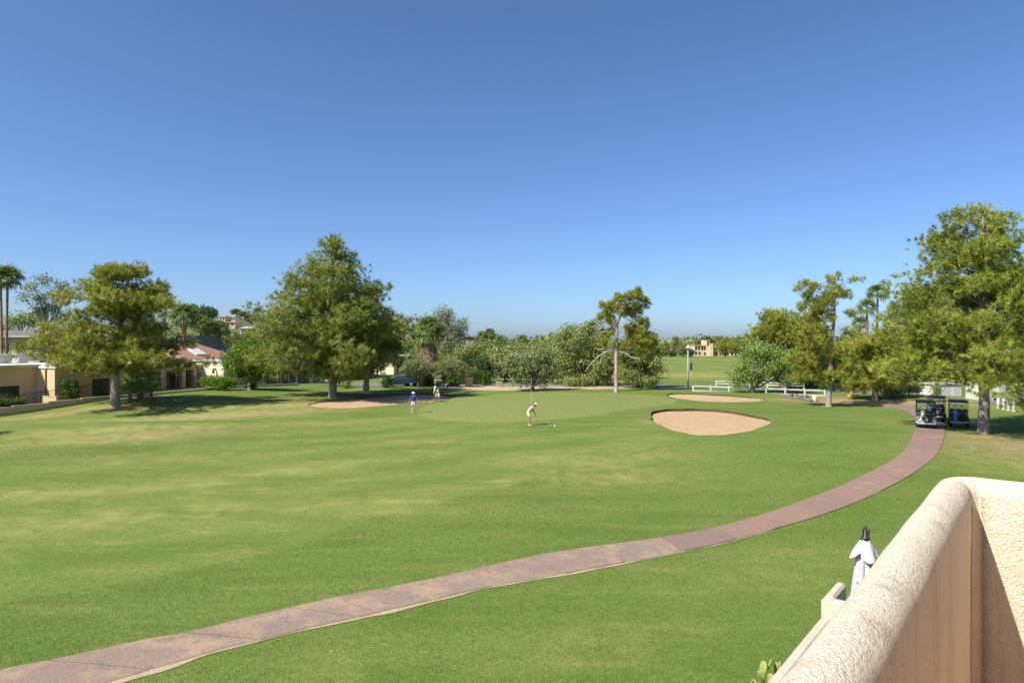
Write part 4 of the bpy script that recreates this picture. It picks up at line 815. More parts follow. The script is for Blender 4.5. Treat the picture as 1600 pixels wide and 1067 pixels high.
hedge('bright clipped hedge between the brick pillar and the stone pillar', (-9.8, 99), (-7.9, 98.4), 2.1, 1.2, 'citrus')
hedge('long dark hedge behind the stone pillar', (-7.6, 98.2), (-4.2, 97.4), 2.0, 1.6)
hedge('low hedge right of the stone pillar', (-4.0, 95.4), (-3.0, 95.2), 1.8, 1.)
for i, (px, py, ell, lab, lf) in enumerate(((862, 600, [(868, 602, 14, 8)], 'low wild bush right of the round grey-green tree', 'olive'), (905, 604, [(905, 596, 26, 8)], 'low scrub along the road under the large grey-green tree', 'mesquite'), (940, 602, [(940, 595, 22, 9)], 'low scrub left of the bare pine trunk', 'mesquite'), (1010, 606, [(1005, 597, 30, 9)], 'drooping scrub right of the bare pine trunk', 'mesquite'), (1240, 604, [(1240, 600, 26, 8)], 'scrub behind the right end of the white railing', 'oak'), (1300, 612, [(1310, 605, 30, 8)], 'dark scrub beyond the road behind the sparse pine', 'oak'), (1395, 622, [(1395, 614, 22, 9)], 'low grey-green shrub beneath the browning pine', 'olive'), (1420, 618, [(1425, 606, 16, 8)], 'shrub left of the white shed', 'mesquite'), (1453, 628, [(1462, 612, 10, 9)], 'small leafy shrub before the white shed', 'mesquite2'))):
    shrub('shrub', lab, px, py, ell, lf, .55, .22, .12, 30, 80+i, group='wild shrubs')

# entrance walls, pillars, parked cars by the olives
def pillar(name, label, x, y, wd, h, m, cap):
    z = T(x, y); r = empty(name, (x, y, z), label, 'pillar'); nr = 5
    for i in range(nr):
        hh = (h-.12)/nr; q = wd/2
        MB().box(-q+.01*(i % 2), q-.01*(i % 2), -q, q, i*hh-(.3 if i == 0 else 0), (i+1)*hh-.02, None, .03).build('stone', m, r)
    MB().box(-wd/2-.06, wd/2+.06, -wd/2-.06, wd/2+.06, h-.11, h+.02, None, .03).build('cap', cap, r)
p = bpt(733, 92); pillar('stone_pillar', 'square sandstone pillar with flat cap beside the long dark hedge', p[0], p[1], 1.0, 1.25, 'stone', 'stucco2')
p = bpt(675, 94); pillar('brick_pillar', 'red brick pillar between the two clipped olives', p[0], p[1], .55, 1.3, 'brick', 'brick')
p = bpt(658, 95); pillar('brick_pillar', 'short red brick pillar behind the left clipped olive', p[0], p[1], .6, 1.5, 'brick', 'brick')
p = bpt(780, 91.5); pillar('stone_block', 'low sandstone block marker on the gravel left of the round tree', p[0], p[1], .75, .62, 'stone', 'stone')
def lowwall(label, px0, px1, d0, d1, h, m):
    a, c = np.array(bpt(px0, d0)), np.array(bpt(px1, d1)); L = np.linalg.norm((c-a)[:2]); t = (c-a)/L; r = empty('low_wall', tuple(a), label, 'wall', 'low entrance walls'); n_ = Vector((-t[1], t[0], 0))
    for k in range(int(L/.6)):
        for row in range(2):
            s0 = k*.6+(.3 if row else 0); p0 = Vector(t*s0); p1 = Vector(t*(s0+.57)); z0, z1 = row*h/2-(.2 if row == 0 else 0), (row+1)*h/2-.02; w2 = n_*(.16+.02*random.random())
            MB().add([p0-w2+Vector((0, 0, z0)), p1-w2+Vector((0, 0, z0)), p1+w2+Vector((0, 0, z0)), p0+w2+Vector((0, 0, z0)), p0-w2+Vector((0, 0, z1)), p1-w2+Vector((0, 0, z1)), p1+w2+Vector((0, 0, z1)), p0+w2+Vector((0, 0, z1))], [(3, 2, 1, 0), (4, 5, 6, 7), (0, 1, 5, 4), (1, 2, 6, 5), (2, 3, 7, 6), (3, 0, 4, 7)]).build('stone', m, r)
lowwall('low sandstone wall right of the red brick pillar', 679, 692, 93, 92.6, .75, 'stone'); lowwall('low grey stone wall leading to the sandstone pillar', 698, 724, 92.6, 92, .55, 'rock'); lowwall('low grey wall between the brick pillars', 662, 674, 94.6, 94.2, .6, 'rock')
def car(label, px, d, m, rz, name='parked_car'):
    x, y, z = bpt(px, d); r = empty(name, (x, y, z), label, 'car', 'parked cars'); r.rotation_euler = (0, 0, rz)
    pr = [(-2.2, .35), (-2.2, .85), (-1.9, .98), (-1.3, 1.0), (-.7, 1.42), (.7, 1.45), (1.3, 1.02), (2.0, .92), (2.25, .7), (2.25, .35)]; b = MB(); n_ = len(pr)
    b.add([(u, -.85 if v < 1.1 else -.68, v) for u, v in pr]+[(u, .85 if v < 1.1 else .68, v) for u, v in pr], [tuple(range(n_)), tuple(range(2*n_-1, n_-1, -1))]+[(i, i+n_, (i+1) % n_+n_, (i+1) % n_) for i in range(n_)]).build('body', m, r)
    for s in (-1, 1): MB().add([(-1.05, s*.80, 1.06), (1.05, s*.80, 1.06), (.62, s*.705, 1.38), (-.62, s*.705, 1.38)], [(0, 1, 2, 3)]).build('side_window', 'glass', r)
    for u in (-1.35, 1.4):
        for s in (-.8, .8):
            t_ = MB().lathe([(.2, -.1), (.31, -.09), (.33, 0), (.31, .09), (.2, .1)], 14, (u, 0, .33)); v = [(q[0], 0, 0) for q in t_.v]
            w_ = MB(); w_.add([(u+q[0]-u, s+q[2]-.33, .33+q[1]) for q in t_.v], t_.f); tw = w_.build('wheel', 'tyre', r)
            w2 = MB(); t2 = MB().lathe([(.05, -.105), (.19, -.1), (.19, .1), (.05, .105)], 12, (u, 0, .33)); w2.add([(q[0], s+q[2]-.33, .33+q[1]) for q in t2.v], t2.f); w2.build('rim', 'rim', tw)
car('dark parked car in the shade left of the teal car', 626, 93.5, 'cardark', .2); car('teal parked car beside the dark clipped hedge', 637, 97.5, 'carteal', .2); car('white parked car glimpsed under the right olive tree', 706, 112, 'carwhite', .1); car('white parked car glimpsed under the left olive tree', 676, 113, 'carwhite', .1)

# ------------------------------------------------------------------ bridge railings, light pole, rocks, right-hand sheds
def railing(label, p0, p1, n, h, rails):
    p0, p1 = Vector(p0), Vector(p1); r = empty('white_railing', p0, label, 'railing', 'bridge railings')
    for i in range(n):
        p = p0.lerp(p1, i/(n-1))-p0; p.z = T(p.x+p0.x, p.y+p0.y)-p0.z; MB().box(p.x-.08, p.x+.08, p.y-.08, p.y+.08, p.z-.3, p.z+h, None, .02).build('post', 'white', r)
    ez = T(p1.x, p1.y)-p0.z; e = p1-p0; e.z = ez; nrm = Vector((-e.y, e.x, 0)).normalized()
    for zz, th in rails:
        a = Vector((0, 0, zz))-nrm*.0; b_ = e+Vector((0, 0, zz)); w_ = nrm*.035; hv = Vector((0, 0, th))
        MB().add([a-w_-hv, b_-w_-hv, b_+w_-hv, a+w_-hv, a-w_+hv, b_-w_+hv, b_+w_+hv, a+w_+hv], [(3, 2, 1, 0), (4, 5, 6, 7), (0, 1, 5, 4), (1, 2, 6, 5), (2, 3, 7, 6), (3, 0, 4, 7)]).build('rail', 'white', r)
a, c = G(1083, 611), G(1289, 619); railing('near white bridge railing with eight posts along the road', a, c, 8, .68, ((.62, .05), (.06, .06)))
a, c = G(1119, 603.5), G(1256, 608); railing('far white double-rail railing across the road', a, c, 6, .75, ((.72, .05), (.40, .05)))
p = G(1075, 606); r = empty('light_pole', p, 'tall grey street light pole with a pale lamp head beyond the bunkers', 'lamp post'); h = Zp(545, p[1])-p[2]
MB().tube([(0, 0, -.3), (0, 0, h)], [.10, .07], 10).build('pole', 'galv', r, True); MB().lathe([(.16, 0), (.16, .12), (.12, .14)], 12).build('base', 'drive', r)
lh = MB().lathe([(.08, h), (.30, h+.06), (.34, h+.14), (.12, h+.38), (.03, h+.5)], 12).build('lamp_head', 'lamp', r); MB().lathe([(.1, h-.12), (.2, h-.02), (.2, h+.055), (.1, h+.058)], 12).build('lens', 'white', lh)
x, y, z = bpt(1080, 118); r = empty('sign_post', (x, y, z), 'small dark upright marker just right of the light pole', 'marker'); MB().box(-.05, .05, -.05, .05, -.2, 2.1).build('post', 'galv', r); MB().box(-.18, .18, -.08, .08, 1.0, 2.3, None, .03).build('box', 'black', r)
ORD = ('first', 'second', 'third', 'fourth', 'fifth', 'sixth', 'seventh', 'eighth', 'ninth', 'tenth')
for i, (px, py) in enumerate([(1267-5.0*j+random.uniform(-1, 1), 627-.8*j+random.uniform(-.5, .5)) for j in range(10)]+[(1236+8*j, 618.5+.8*j) for j in range(4)]):
    p = G(px, py); bm = bmesh.new(); bmesh.ops.create_icosphere(bm, subdivisions=2, radius=random.uniform(.2, .36)); rs = np.random.default_rng(i)
    ph = rs.uniform(0, 6, 3)
    for v in bm.verts: v.co *= 1+.22*math.sin(v.co.x*7+ph[0])*math.sin(v.co.y*6+ph[1])+.12*math.sin(v.co.z*9+ph[2]); v.co.z *= .75
    me = bpy.data.meshes.new('boulder'); bm.to_mesh(me); bm.free(); o = link('boulder', me, 'rock', None, (p[0], p[1], p[2]+.08)); tag(o, ORD[i]+' grey boulder from the white drum in the front row of the bank' if i < 10 else ORD[i-10]+' grey boulder from the left in the back row under the railing', 'boulder', 'boulders below the railing')
p = G(1273, 627); r = MB().lathe([(.2, 0), (.24, .08), (.24, .5), (.2, .58), (.06, .6)], 14).build('barrel', 'white', None, True, p); tag(r, 'small white drum beside the boulders by the bridge', 'drum')
p = G(1331, 619); r = empty('bollard', p, 'grey concrete bollard behind the yellow kerb', 'bollard'); MB().lathe([(.16, -.2), (.16, .95), (.13, 1.02), (.05, 1.05)], 12).build('post', 'galv', r, True); MB().lathe([(.19, -.1), (.19, .06), (.165, .08)], 12).build('base', 'drive', r)
a, c = G(1324, 619.5), G(1343, 620.5); r = MB().box(a[0], c[0], min(a[1], c[1])-.2, max(a[1], c[1]), a[2]-.1, a[2]+.22, None, .03).build('yellow_kerb', 'yellowpaint'); tag(r, 'short yellow painted kerb at the road edge beyond the sparse pine', 'kerb')
def shed(label, px0, px1, d, ztop, m, n=2):
    x0, x1 = kx(px0)*d, kx(px1)*d; z = T(x0, d); r = empty('shed', (x0, d, z), label, 'shed', 'pale structures by the driveway'); o_ = Vector(r.location)
    MB(o_).box(x0, x1, d, d+2.5, z-.3, ztop).build('wall', m, r); MB(o_).box(x0-.15, x1+.15, d-.15, d+2.65, ztop+.003, ztop+.12).build('roof', 'drive', r)
    for i in range(n): a = x0+(x1-x0)*(i+.15)/n; MB(o_).box(a, a+(x1-x0)*.7/n, d-.03, d+.02, z+.1, ztop-.25).build('door', 'galv', r)
shed('large white shed behind the middle golf cart', 1458, 1502, 76, Zp(601, 76), 'white', 3); shed('small white utility box left of the white shed', 1426, 1438, 84, Zp(603, 84), 'cream', 1); shed('white gatehouse wall behind the tall pine trunk', 1534, 1552, 70, Zp(596, 70), 'white', 1); shed('cream garage beyond the driveway at the right edge', 1556, 1640, 84, Zp(583, 84), 'cream', 3)
drv = MB(); L0 = [(48, 70), (53, 66), (61, 58), (70, 52)]; vs_ = []
for (x, y) in spline(L0, 6): vs_ += [(x-2.2, y-1.8, T(x-2.2, y-1.8)+.03), (x, y, T(x, y)+.03), (x+3.4, y+2.6, T(x+3.4, y+2.6)+.03)]
drv.add(vs_, [(i*3+j, i*3+j+1, i*3+j+4, i*3+j+3) for i in range(len(vs_)//3-1) for j in (0, 1)]); o = drv.build('driveway', 'asphalt'); o['kind'] = 'structure'
for i in range(4):
    p = G(1560+8*i, 638+1.6*i); r = empty('bollard', (p[0], p[1], p[2]), ('first', 'second', 'third', 'fourth')[i]+' white bollard from the tall pine trunk along the driveway', 'bollard', 'row of white bollards'); MB().lathe([(.13, -.2), (.13, .85), (.1, .93), (.04, .96)], 10).build('post', 'white', r, True); MB().lathe([(.17, -.1), (.17, .07), (.14, .1)], 10).build('base', 'stucco2', r)

# far cream mansion
d = 240; S = d/F; zb = T(kx(1110)*d, d); r = empty('mansion', (kx(1110)*d, d, zb), 'cream mansion with arched windows and a small tower beyond the far fairway', 'building'); o_ = Vector(r.location)
def mblock(p0, p1, yt, dep, y0=0., nm='wall'): return MB(o_).box(kx(p0)*d, kx(p1)*d, d+y0, d+dep, zb-.5, Zp(yt, d)).build(nm, 'mansion', r)
mblock(1085, 1102.9, 540.5, 9); mblock(1103, 1108, 532, 6, -.6, 'tower'); mblock(1148.3, 1162, 547, 8, .4); mblock(1107.4, 1113, 537, 6, -1.1, 'tower'); mblock(1113.2, 1123, 538, 9, .3); mblock(1123.2, 1148, 550, 8, .1); mblock(1076, 1086, 556.3, -1.6, -2.0, 'terrace_wall'); mblock(1086.3, 1138, 556.6, -1.7, -2.1, 'terrace_wall')
for p0, p1, yt, dep, y0 in ((1084.5, 1102.6, 539.8, 9.4, -.3), (1148.5, 1162.6, 546.3, 8.4, .2), (1102.6, 1108.4, 531.4, 6.3, -.9), (1112.8, 1123.4, 537.3, 9.3, 0.), (1123.3, 1148.4, 549.3, 8.3, -.2)): MB(o_).box(kx(p0)*d, kx(p1)*d, d+y0, d+dep, Zp(yt, d)-.14, Zp(yt, d)+.12).build('roof', 'terracotta', r)
for px, py, y0 in ((1087.5, 545, 0), (1097, 545, 0), (1101, 545, 0), (1087.5, 552.5, 0), (1101.5, 553, 0), (1115, 545, .3), (1119, 545, .3), (1115, 552.5, .3), (1120, 553, .3), (1125.5, 553.5, .1), (1130, 553.5, .1), (1134, 553.5, .1), (1137, 553.5, .1), (1093, 552.5, 0), (1092, 545, 0), (1151, 552, .4), (1155, 552, .4), (1159, 552, .4), (1105.5, 538, -.6), (1144, 553.5, .1)):
    x = kx(px)*d; z0 = Zp(py+1.6, d); b = MB(o_); w_ = .34; arch = [(x-w_, z0), (x+w_, z0)]+[(x+w_*math.cos(q), z0+.75+w_*math.sin(q)) for q in np.linspace(0, math.pi, 7)]; n_ = len(arch)
    b.add([(u, d+y0-.06, v) for u, v in arch]+[(u, d+y0+.03, v) for u, v in arch], [tuple(range(n_))]+[(i, (i+1) % n_, (i+1) % n_+n_, i+n_) for i in range(n_)]).build('window', 'glass', r)

# hill with houses, far left
hx, hy = kx(362)*340, 340; mb = MB(); vs_ = []; n_ = 40
def hillz(x, y): u = (x-hx)/34; v = (y-hy)/60; return 15.2*math.exp(-u*u*.8-v*v)*(1+.12*math.sin(x*.17)+.06*math.sin(x*.4+y*.2))+5*math.exp(-((x-hx+60)/60)**2-v*v)-1.5+1.0
for i in range(n_+1):
    for j in range(n_+1): x = hx-150+300*i/n_; y = hy-110+220*j/n_; vs_.append((x, y, hillz(x, y)))
mb.add(vs_, [(i*(n_+1)+j, (i+1)*(n_+1)+j, (i+1)*(n_+1)+j+1, i*(n_+1)+j+1) for i in range(n_) for j in range(n_)]); o = mb.build('hill', 'hill', None, True); o['kind'] = 'structure'
hill_lab = ['bushy tree on the hill crest left of the red-roofed villa', 'rounded tree on the hill crest right of the red-roofed villa', 'tree at the right shoulder of the hill', 'tree on the hill above the white house', 'dark tree on the hill flank below the villa', 'tree on the hill flank beside the white house', 'shrubby tree on the lower hill at the left', 'tree on the lower hill in the middle', 'tree on the lower hill at the right']
for (px, dd, k, h, wd), lab in zip(((330, 336, 2, 6, 1.), (370, 345, 0, 4, 1.6), (394, 345, 0, 4.5, 1.5), (382, 338, 0, 4, 1.6), (356, 294, 2, 4.6, 1.5), (370, 292, 0, 4.5, 1.4), (325, 290, 2, 7, 1.2), (345, 280, 0, 5, 1.5), (398, 290, 0, 7, 1.4)), hill_lab):
    x = kx(px)*dd; z = hillz(x, dd); q = empty('tree', (x, dd, z), lab, 'tree', 'hill trees'); s = h/6.4; q.scale = (s*wd, s*wd, s); link('crown', TPL[k][0], None, q); link('trunk', TPL[k][1], None, q)
def villa(label, parts, d):
    x = kx(parts[0][0])*d; r = empty('villa', (x, d, Zp(parts[0][3], d)), label, 'house', 'hillside houses'); o_ = Vector(r.location)
    for p0, p1, yt, yb, m, rm in parts:
        zt, z0 = Zp(yt, d), Zp(yb, d); xa, xb = kx(p0)*d, kx(p1)*d; MB(o_).box(xa, xb, d, d+7, z0-1.6, zt).build('wall', m, r)
        MB(o_).add([(xa-.4, d-.5, zt+.003), (xb+.4, d-.5, zt+.003), (xb+.4, d+7.4, zt+.003), (xa-.4, d+7.4, zt+.003), (xa+1, d+3, zt+.9), (xb-1, d+3, zt+.9)], [(0, 1, 5, 4), (1, 2, 5), (2, 3, 4, 5), (3, 0, 4), (3, 2, 1, 0)]).build('roof', rm, r)
        for i in range(2): a = xa+(xb-xa)*(.18+.45*i); MB(o_).box(a, a+(xb-xa)*.2, d-.04, d+.02, zt-1.5, zt-.6).build('window', 'glass', r)
villa('red-roofed villa on top of the far left hill', [(342, 352, 495, 500, 'cream', 'terracotta'), (352, 367, 503.5, 508, 'orange', 'terracotta'), (337, 342.5, 501, 505, 'brick', 'terracotta')], 300)
villa('white flat house on the hill slope behind the bright green tree', [(375, 393, 513, 520, 'white', 'drive')], 300)

# ------------------------------------------------------------------ flagstick, ball
p = G(830, 628); r = empty('flagstick', p, 'white golf flagstick standing in the putting green', 'flagstick'); MB().tube([(0, 0, -.05), (0, 0, 2.25)], [.016, .011], 8).build('pole', 'white', r); MB().lathe([(.054, .004), (.06, .008), (.05, .01)], 14).build('cup_rim', 'white', r); MB().tube([(0, 0, 2.25), (0, 0, 2.29)], .02, 8).build('knob', 'white', r)
p = G(867, 667); bm = bmesh.new(); bmesh.ops.create_icosphere(bm, subdivisions=2, radius=.06); me = bpy.data.meshes.new('golf_ball'); bm.to_mesh(me); bm.free(); o = link('golf_ball', me, 'clothwhite', None, (p[0], p[1], p[2]+.055)); tag(o, 'white golf ball on the turf right of the putting golfer', 'golf ball')

# ------------------------------------------------------------------ golf carts
def cart(px, py, body, label, rz, bags):
    g = G(px, py); r = empty('golf_cart', (g[0], g[1], g[2]+.04), label, 'golf cart', 'golf carts', rz)
    B = lambda nm, m, *a, par=None, bev=.04: MB().box(*a, None, bev).build(nm, m, par or r)
    B('floor', 'black', -.56, .56, -1.05, 1.1, .26, .36)
    bd = MB(); pr = [(-1.2, .40), (-1.22, .62), (-1.05, .78), (-.55, .82), (-.15, .78), (-.12, .38)]
    bd.add([(-.6, u, v) for u, v in pr]+[(.6, u, v) for u, v in pr], [tuple(range(6)), tuple(range(11, 5, -1))]+[(i, i+6, (i+1) % 6+6, (i+1) % 6) for i in range(6)]).build('rear_body', body, r)
    fr = MB(); pr = [(.75, .36), (.72, .85), (.85, .98), (1.1, .85), (1.3, .58), (1.28, .36)]
    fr.add([(-.55, u, v) for u, v in pr]+[(.55, u, v) for u, v in pr], [tuple(range(6)), tuple(range(11, 5, -1))]+[(i, i+6, (i+1) % 6+6, (i+1) % 6) for i in range(6)]).build('front_cowl', body, r)
    for s in (-1, 1):
        MB().lathe([(.02, 0), (.34, 0), (.34, .02)], 4).v
        f = MB(); f.add([(s*.36, -1.16+.72*(1-math.cos(q))/2, .40+.30*math.sin(q)) for q in np.linspace(0, math.pi, 8)]+[(s*.63, -1.16+.72*(1-math.cos(q))/2, .40+.30*math.sin(q)) for q in np.linspace(0, math.pi, 8)], [(i, i+1, i+9, i+8) for i in range(7)]).build('fender', body, r)
    B('bag_well', 'black', -.5, .5, -1.34, -1.2-.004, .38, .50); B('bumper', 'galv', -.56, .56, -1.40, -1.345, .34, .46)
    seat = B('seat', 'black', -.54, .54, -.52, .02, .84, .95); B('seat_back', 'black', -.54, .54, -.68, -.56, 1.0, 1.32, par=seat)
    roof = MB().box(-.62, .62, -1.0, .98, 1.80, 1.88, None, .035).build('roof', 'black', r); MB().box(-.56, .56, -.9, .88, 1.882, 1.915, None, .015).build('roof_rib', 'black', roof)
    for s in (-.56, .56):
        MB().tube([(s, .85, .92), (s, .68, 1.81)], .022, 6).build('post', 'black', r); MB().tube([(s, -.62, .80), (s, -.78, 1.3), (s, -.85, 1.81)], .022, 6).build('post', 'black', r)
        MB().box(s-.07, s+.07, -1.235, -1.215, .60, .68, None, .008).build('tail_light', 'brick', r)
        MB().tube([(s, -.5, .98), (s, -.15, 1.02), (s, -.1, .84)], .018, 6).build('arm_rest', 'galv', r)
    MB().add([(-.53, .83, .98), (.53, .83, .98), (.53, .69, 1.76), (-.53, .69, 1.76), (-.53, .84, .98), (.53, .84, .98), (.53, .70, 1.76), (-.53, .70, 1.76)], [(0, 1, 2, 3), (7, 6, 5, 4), (0, 4, 5, 1), (3, 2, 6, 7)]).build('windshield', M['wind'], r)
    st_ = MB(); c = Vector((-.28, .42, 1.02)); st_.tube([c+Vector((.17*math.cos(q), .05*math.sin(q)*1.5, .15*math.sin(q))) for q in np.linspace(0, 2*math.pi, 15)], .014, 5, False).build('steering_wheel', 'black', r); MB().tube([c, (-.28, .78, .75)], .018, 6).build('steering_column', 'black', r)
    MB().tube([(-.5, -1.22, 1.06), (0, -1.3, 1.08), (.5, -1.22, 1.06)], .016, 6).build('bag_rack', 'galv', r)
    for s in (-.5, .5): MB().tube([(s, -1.22, 1.06), (s, -.8, 1.2)], .014, 5).build('rack_arm', 'galv', r)
    for s in (-.52, .52):
        for u in (-.80, .92):
            tw = MB().lathe([(.13, -.09), (.21, -.095), (.235, -.05), (.235, .05), (.21, .095), (.13, .09)], 16, (s, u, .20), 'x').build('wheel', 'tyre', r, False); MB().lathe([(.02, -.1), (.13, -.085), (.13, .085), (.02, .1)], 12, (s, u, .20), 'x').build('rim', 'rim', tw)
    mrot = Matrix.Rotation(rz, 3, 'Z')
    for x, m, m2, lab in bags:
        p = mrot @ Vector((x, -1.22, .46)); q = empty('golf_bag', (g[0]+p.x, g[1]+p.y, g[2]+.04+p.z), lab, 'golf bag', 'golf bags on the carts', rz); q.rotation_euler = (R(-10), 0, rz)
        MB().lathe([(.10, 0), (.125, .03), (.12, .3), (.125, .6), (.14, .78), (.125, .80)], 14).build('body', m, q, True); MB().box(-.085, .085, -.19, -.10, .10, .45, None, .03).build('pocket', m2, q); MB().box(-.06, .06, -.175, -.11, .50, .68, None, .02).build('pocket', m, q)
        MB().tube([(.11, -.08, .2), (.18, -.14, .45), (.11, -.08, .7)], .02, 5).build('strap', m2, q)
        for i in range(6):
            a = i*1.05; bx_, by_ = .06*math.cos(a), .06*math.sin(a); hh = 1.0+.05*((i*3) % 4); cb = MB().tube([(bx_, by_, .7), (bx_*1.3, by_*1.3, hh)], .008, 5).build('club', 'steel', q)
            MB().box(bx_*1.3-.05, bx_*1.3+.03, by_*1.3-.03, by_*1.3+.03, hh-.01, hh+.06, None, .012).build('club_head', 'black' if i % 2 else 'clothwhite', cb)
mw = bpy.data.materials.new('clear_windshield'); mw.use_nodes = True; n_ = mw.node_tree.nodes; tb = n_.new('ShaderNodeBsdfTransparent'); tb.inputs[0].default_value = (.86, .9, .9, 1); gb = n_.new('ShaderNodeBsdfGlossy'); gb.inputs['Roughness'].default_value = .05; ms_ = n_.new('ShaderNodeMixShader'); ms_.inputs[0].default_value = .12
mw.node_tree.links.new(tb.outputs[0], ms_.inputs[1]); mw.node_tree.links.new(gb.outputs[0], ms_.inputs[2]); mw.node_tree.links.new(ms_.outputs[0], n_['Material Output'].inputs[0]); M['wind'] = mw
cart(1446, 668, 'cartsilver', 'silver golf cart parked nearest on the cart path', R(-29), [(-.2, 'bagwhite', 'bagbrown', 'white and brown golf bag on the silver cart'), (.22, 'bagblack', 'bagblack', 'black golf bag on the silver cart')])
cart(1463, 657, 'cartgreen', 'dark golf cart parked behind the silver one', R(-36), [(.2, 'bagblack', 'bagwhite', 'black golf bag with pale pocket on the rearmost dark cart')])
cart(1497, 666, 'cartnavy', 'navy golf cart parked on the grass next to the pine trunk', R(-30), [(-.22, 'bagteal', 'bagteal', 'teal golf bag on the navy cart'), (.2, 'bagblack', 'bagblack', 'black golf bag on the navy cart')])

# ------------------------------------------------------------------ people
def skin(name, V_, E_, rad, m, parent, sub=1):
    me = bpy.data.meshes.new(name); me.from_pydata(V_, E_, []); o = bpy.data.objects.new(name, me); COL.objects.link(o)
    md = o.modifiers.new('s', 'SKIN'); md.use_smooth_shade = True
    for i, d_ in enumerate(me.skin_vertices[0].data): r_ = rad[i]; d_.radius = (r_, r_) if not hasattr(r_, '__len__') else r_; d_.use_root = i == 0
    if sub: o.modifiers.new('u', 'SUBSURF').levels = sub
    bpy.context.view_layer.update(); dg = bpy.context.evaluated_depsgraph_get(); m2 = bpy.data.meshes.new_from_object(o.evaluated_get(dg)); m2.name = name
    bpy.data.objects.remove(o); m2.materials.clear(); return link(name, m2, m, parent)
def person(label, base, rz, J, skinm, shirt, short, shoe, hat, hatm, sleeves=.5, height=1.0, hairlen=0):
    r = empty('person', base, label, 'person', None, rz); r.scale = (height,)*3
    n = ['pel', 'wst', 'chs', 'nck', 'hd0', 'hd1', 'shl', 'ell', 'wrl', 'hnl', 'shr', 'elr', 'wrr', 'hnr', 'hil', 'knl', 'anl', 'tol', 'hir', 'knr', 'anr', 'tor']; ix = {k: i for i, k in enumerate(n)}
    V_ = [tuple(J[k]) for k in n]; rad = dict(pel=(.145, .11), wst=(.125, .095), chs=(.155, .11), nck=.055, hd0=.075, hd1=.088, shl=.062, shr=.062, ell=.044, elr=.044, wrl=.028, wrr=.028, hnl=.034, hnr=.034, hil=.088, hir=.088, knl=.058, knr=.058, anl=.036, anr=.036, tol=.034, tor=.034)
    Rr = [rad[k] for k in n]; E_ = [('pel', 'wst'), ('wst', 'chs'), ('chs', 'nck'), ('nck', 'hd0'), ('hd0', 'hd1'), ('chs', 'shl'), ('shl', 'ell'), ('ell', 'wrl'), ('wrl', 'hnl'), ('chs', 'shr'), ('shr', 'elr'), ('elr', 'wrr'), ('wrr', 'hnr'), ('pel', 'hil'), ('hil', 'knl'), ('knl', 'anl'), ('anl', 'tol'), ('pel', 'hir'), ('hir', 'knr'), ('knr', 'anr'), ('anr', 'tor')]; E_ = [(ix[a], ix[b]) for a, b in E_]
    for sd in 'lr':     # five fingers per hand
        h = Vector(J['hn'+sd]); f = (h-Vector(J['wr'+sd])).normalized(); sdv = f.cross(Vector((0, 1, 0))); sdv = (sdv if sdv.length > .1 else Vector((1, 0, 0))).normalized(); pl = f.cross(sdv)
        for q in range(5):
            k = len(V_); off = sdv*(.022*(q-1.5)) if q < 4 else sdv*-.03; ln = (.062, .075, .07, .052, .05)[q]; dr = f if q < 4 else (f*.6-sdv).normalized()
            V_ += [tuple(h+off+dr*ln*.45), tuple(h+off+dr*ln*.75+pl*ln*.5)]; Rr += [.0095, .008]; E_ += [(ix['hn'+sd], k), (k, k+1)]
    skin('body', V_, E_, Rr, skinm, r)
    up = lambda a, b, t: tuple(Vector(J[a]).lerp(Vector(J[b]), t))
    V2 = [up('pel', 'wst', -.1), J['wst'], J['chs'], up('chs', 'nck', .55), J['shl'], up('shl', 'ell', sleeves*1.1), J['shr'], up('shr', 'elr', sleeves*1.1)]
    skin('shirt', [tuple(v) for v in V2], [(0, 1), (1, 2), (2, 3), (2, 4), (4, 5), (2, 6), (6, 7)], [(.162, .128), (.148, .118), (.172, .13), .075, .08, .068, .08, .068], shirt, r)
    V3 = [J['pel'], up('pel', 'wst', .35), J['hil'], up('hil', 'knl', .75), J['hir'], up('hir', 'knr', .75)]
    skin('shorts', [tuple(v) for v in V3], [(0, 1), (0, 2), (2, 3), (0, 4), (4, 5)], [(.165, .13), (.15, .12), .108, .095, .108, .095], short, r)
    for sd in 'lr':
        a, t = Vector(J['an'+sd]), Vector(J['to'+sd]); e = a-(t-a).normalized()*.06; e.z = min(a.z, t.z+.01)
        skin('shoe', [tuple(e), tuple((e+t)/2), tuple(t)], [(0, 1), (1, 2)], [(.045, .04), (.05, .042), (.045, .034)], shoe, r)
    h0, h1 = Vector(J['hd0']), Vector(J['hd1']); ax = (h1-h0).normalized(); fw = Vector(J.get('face', (0, 1, 0))); fw = (fw-ax*fw.dot(ax)).normalized(); rt = fw.cross(ax); c = h0.lerp(h1, .55)
    rotm = Matrix((rt, fw, ax)).transposed()
    def place(mb, nm, m, par=None): mb.v = [tuple(rotm @ Vector(v)+c) for v in mb.v]; return mb.build(nm, m, par or r, True)
    place(MB().add([(0, .085, .0), (-.014, .09, -.035), (.014, .09, -.035), (0, .118, -.03)], [(0, 1, 3), (0, 3, 2), (1, 2, 3)]), 'nose', skinm)
    for s in (-1, 1):
        place(MB().lathe([(.004, .0), (.012, .004), (.004, .01)], 8, (s*.035, .082, .0)), 'eye', 'black'); place(MB().lathe([(.01, -.03), (.024, 0), (.01, .03)], 8, (s*.092, 0, -.01)), 'ear', skinm)
    place(MB().box(-.025, .025, .085, .094, -.066, -.058), 'mouth', 'pink')
    hr = MB().lathe([(.085, -.06-hairlen), (.104, -.03), (.108, .03), (.08, .09), (.02, .118)], 12, (0, -.018, .0)); place(hr, 'hair', 'hair')
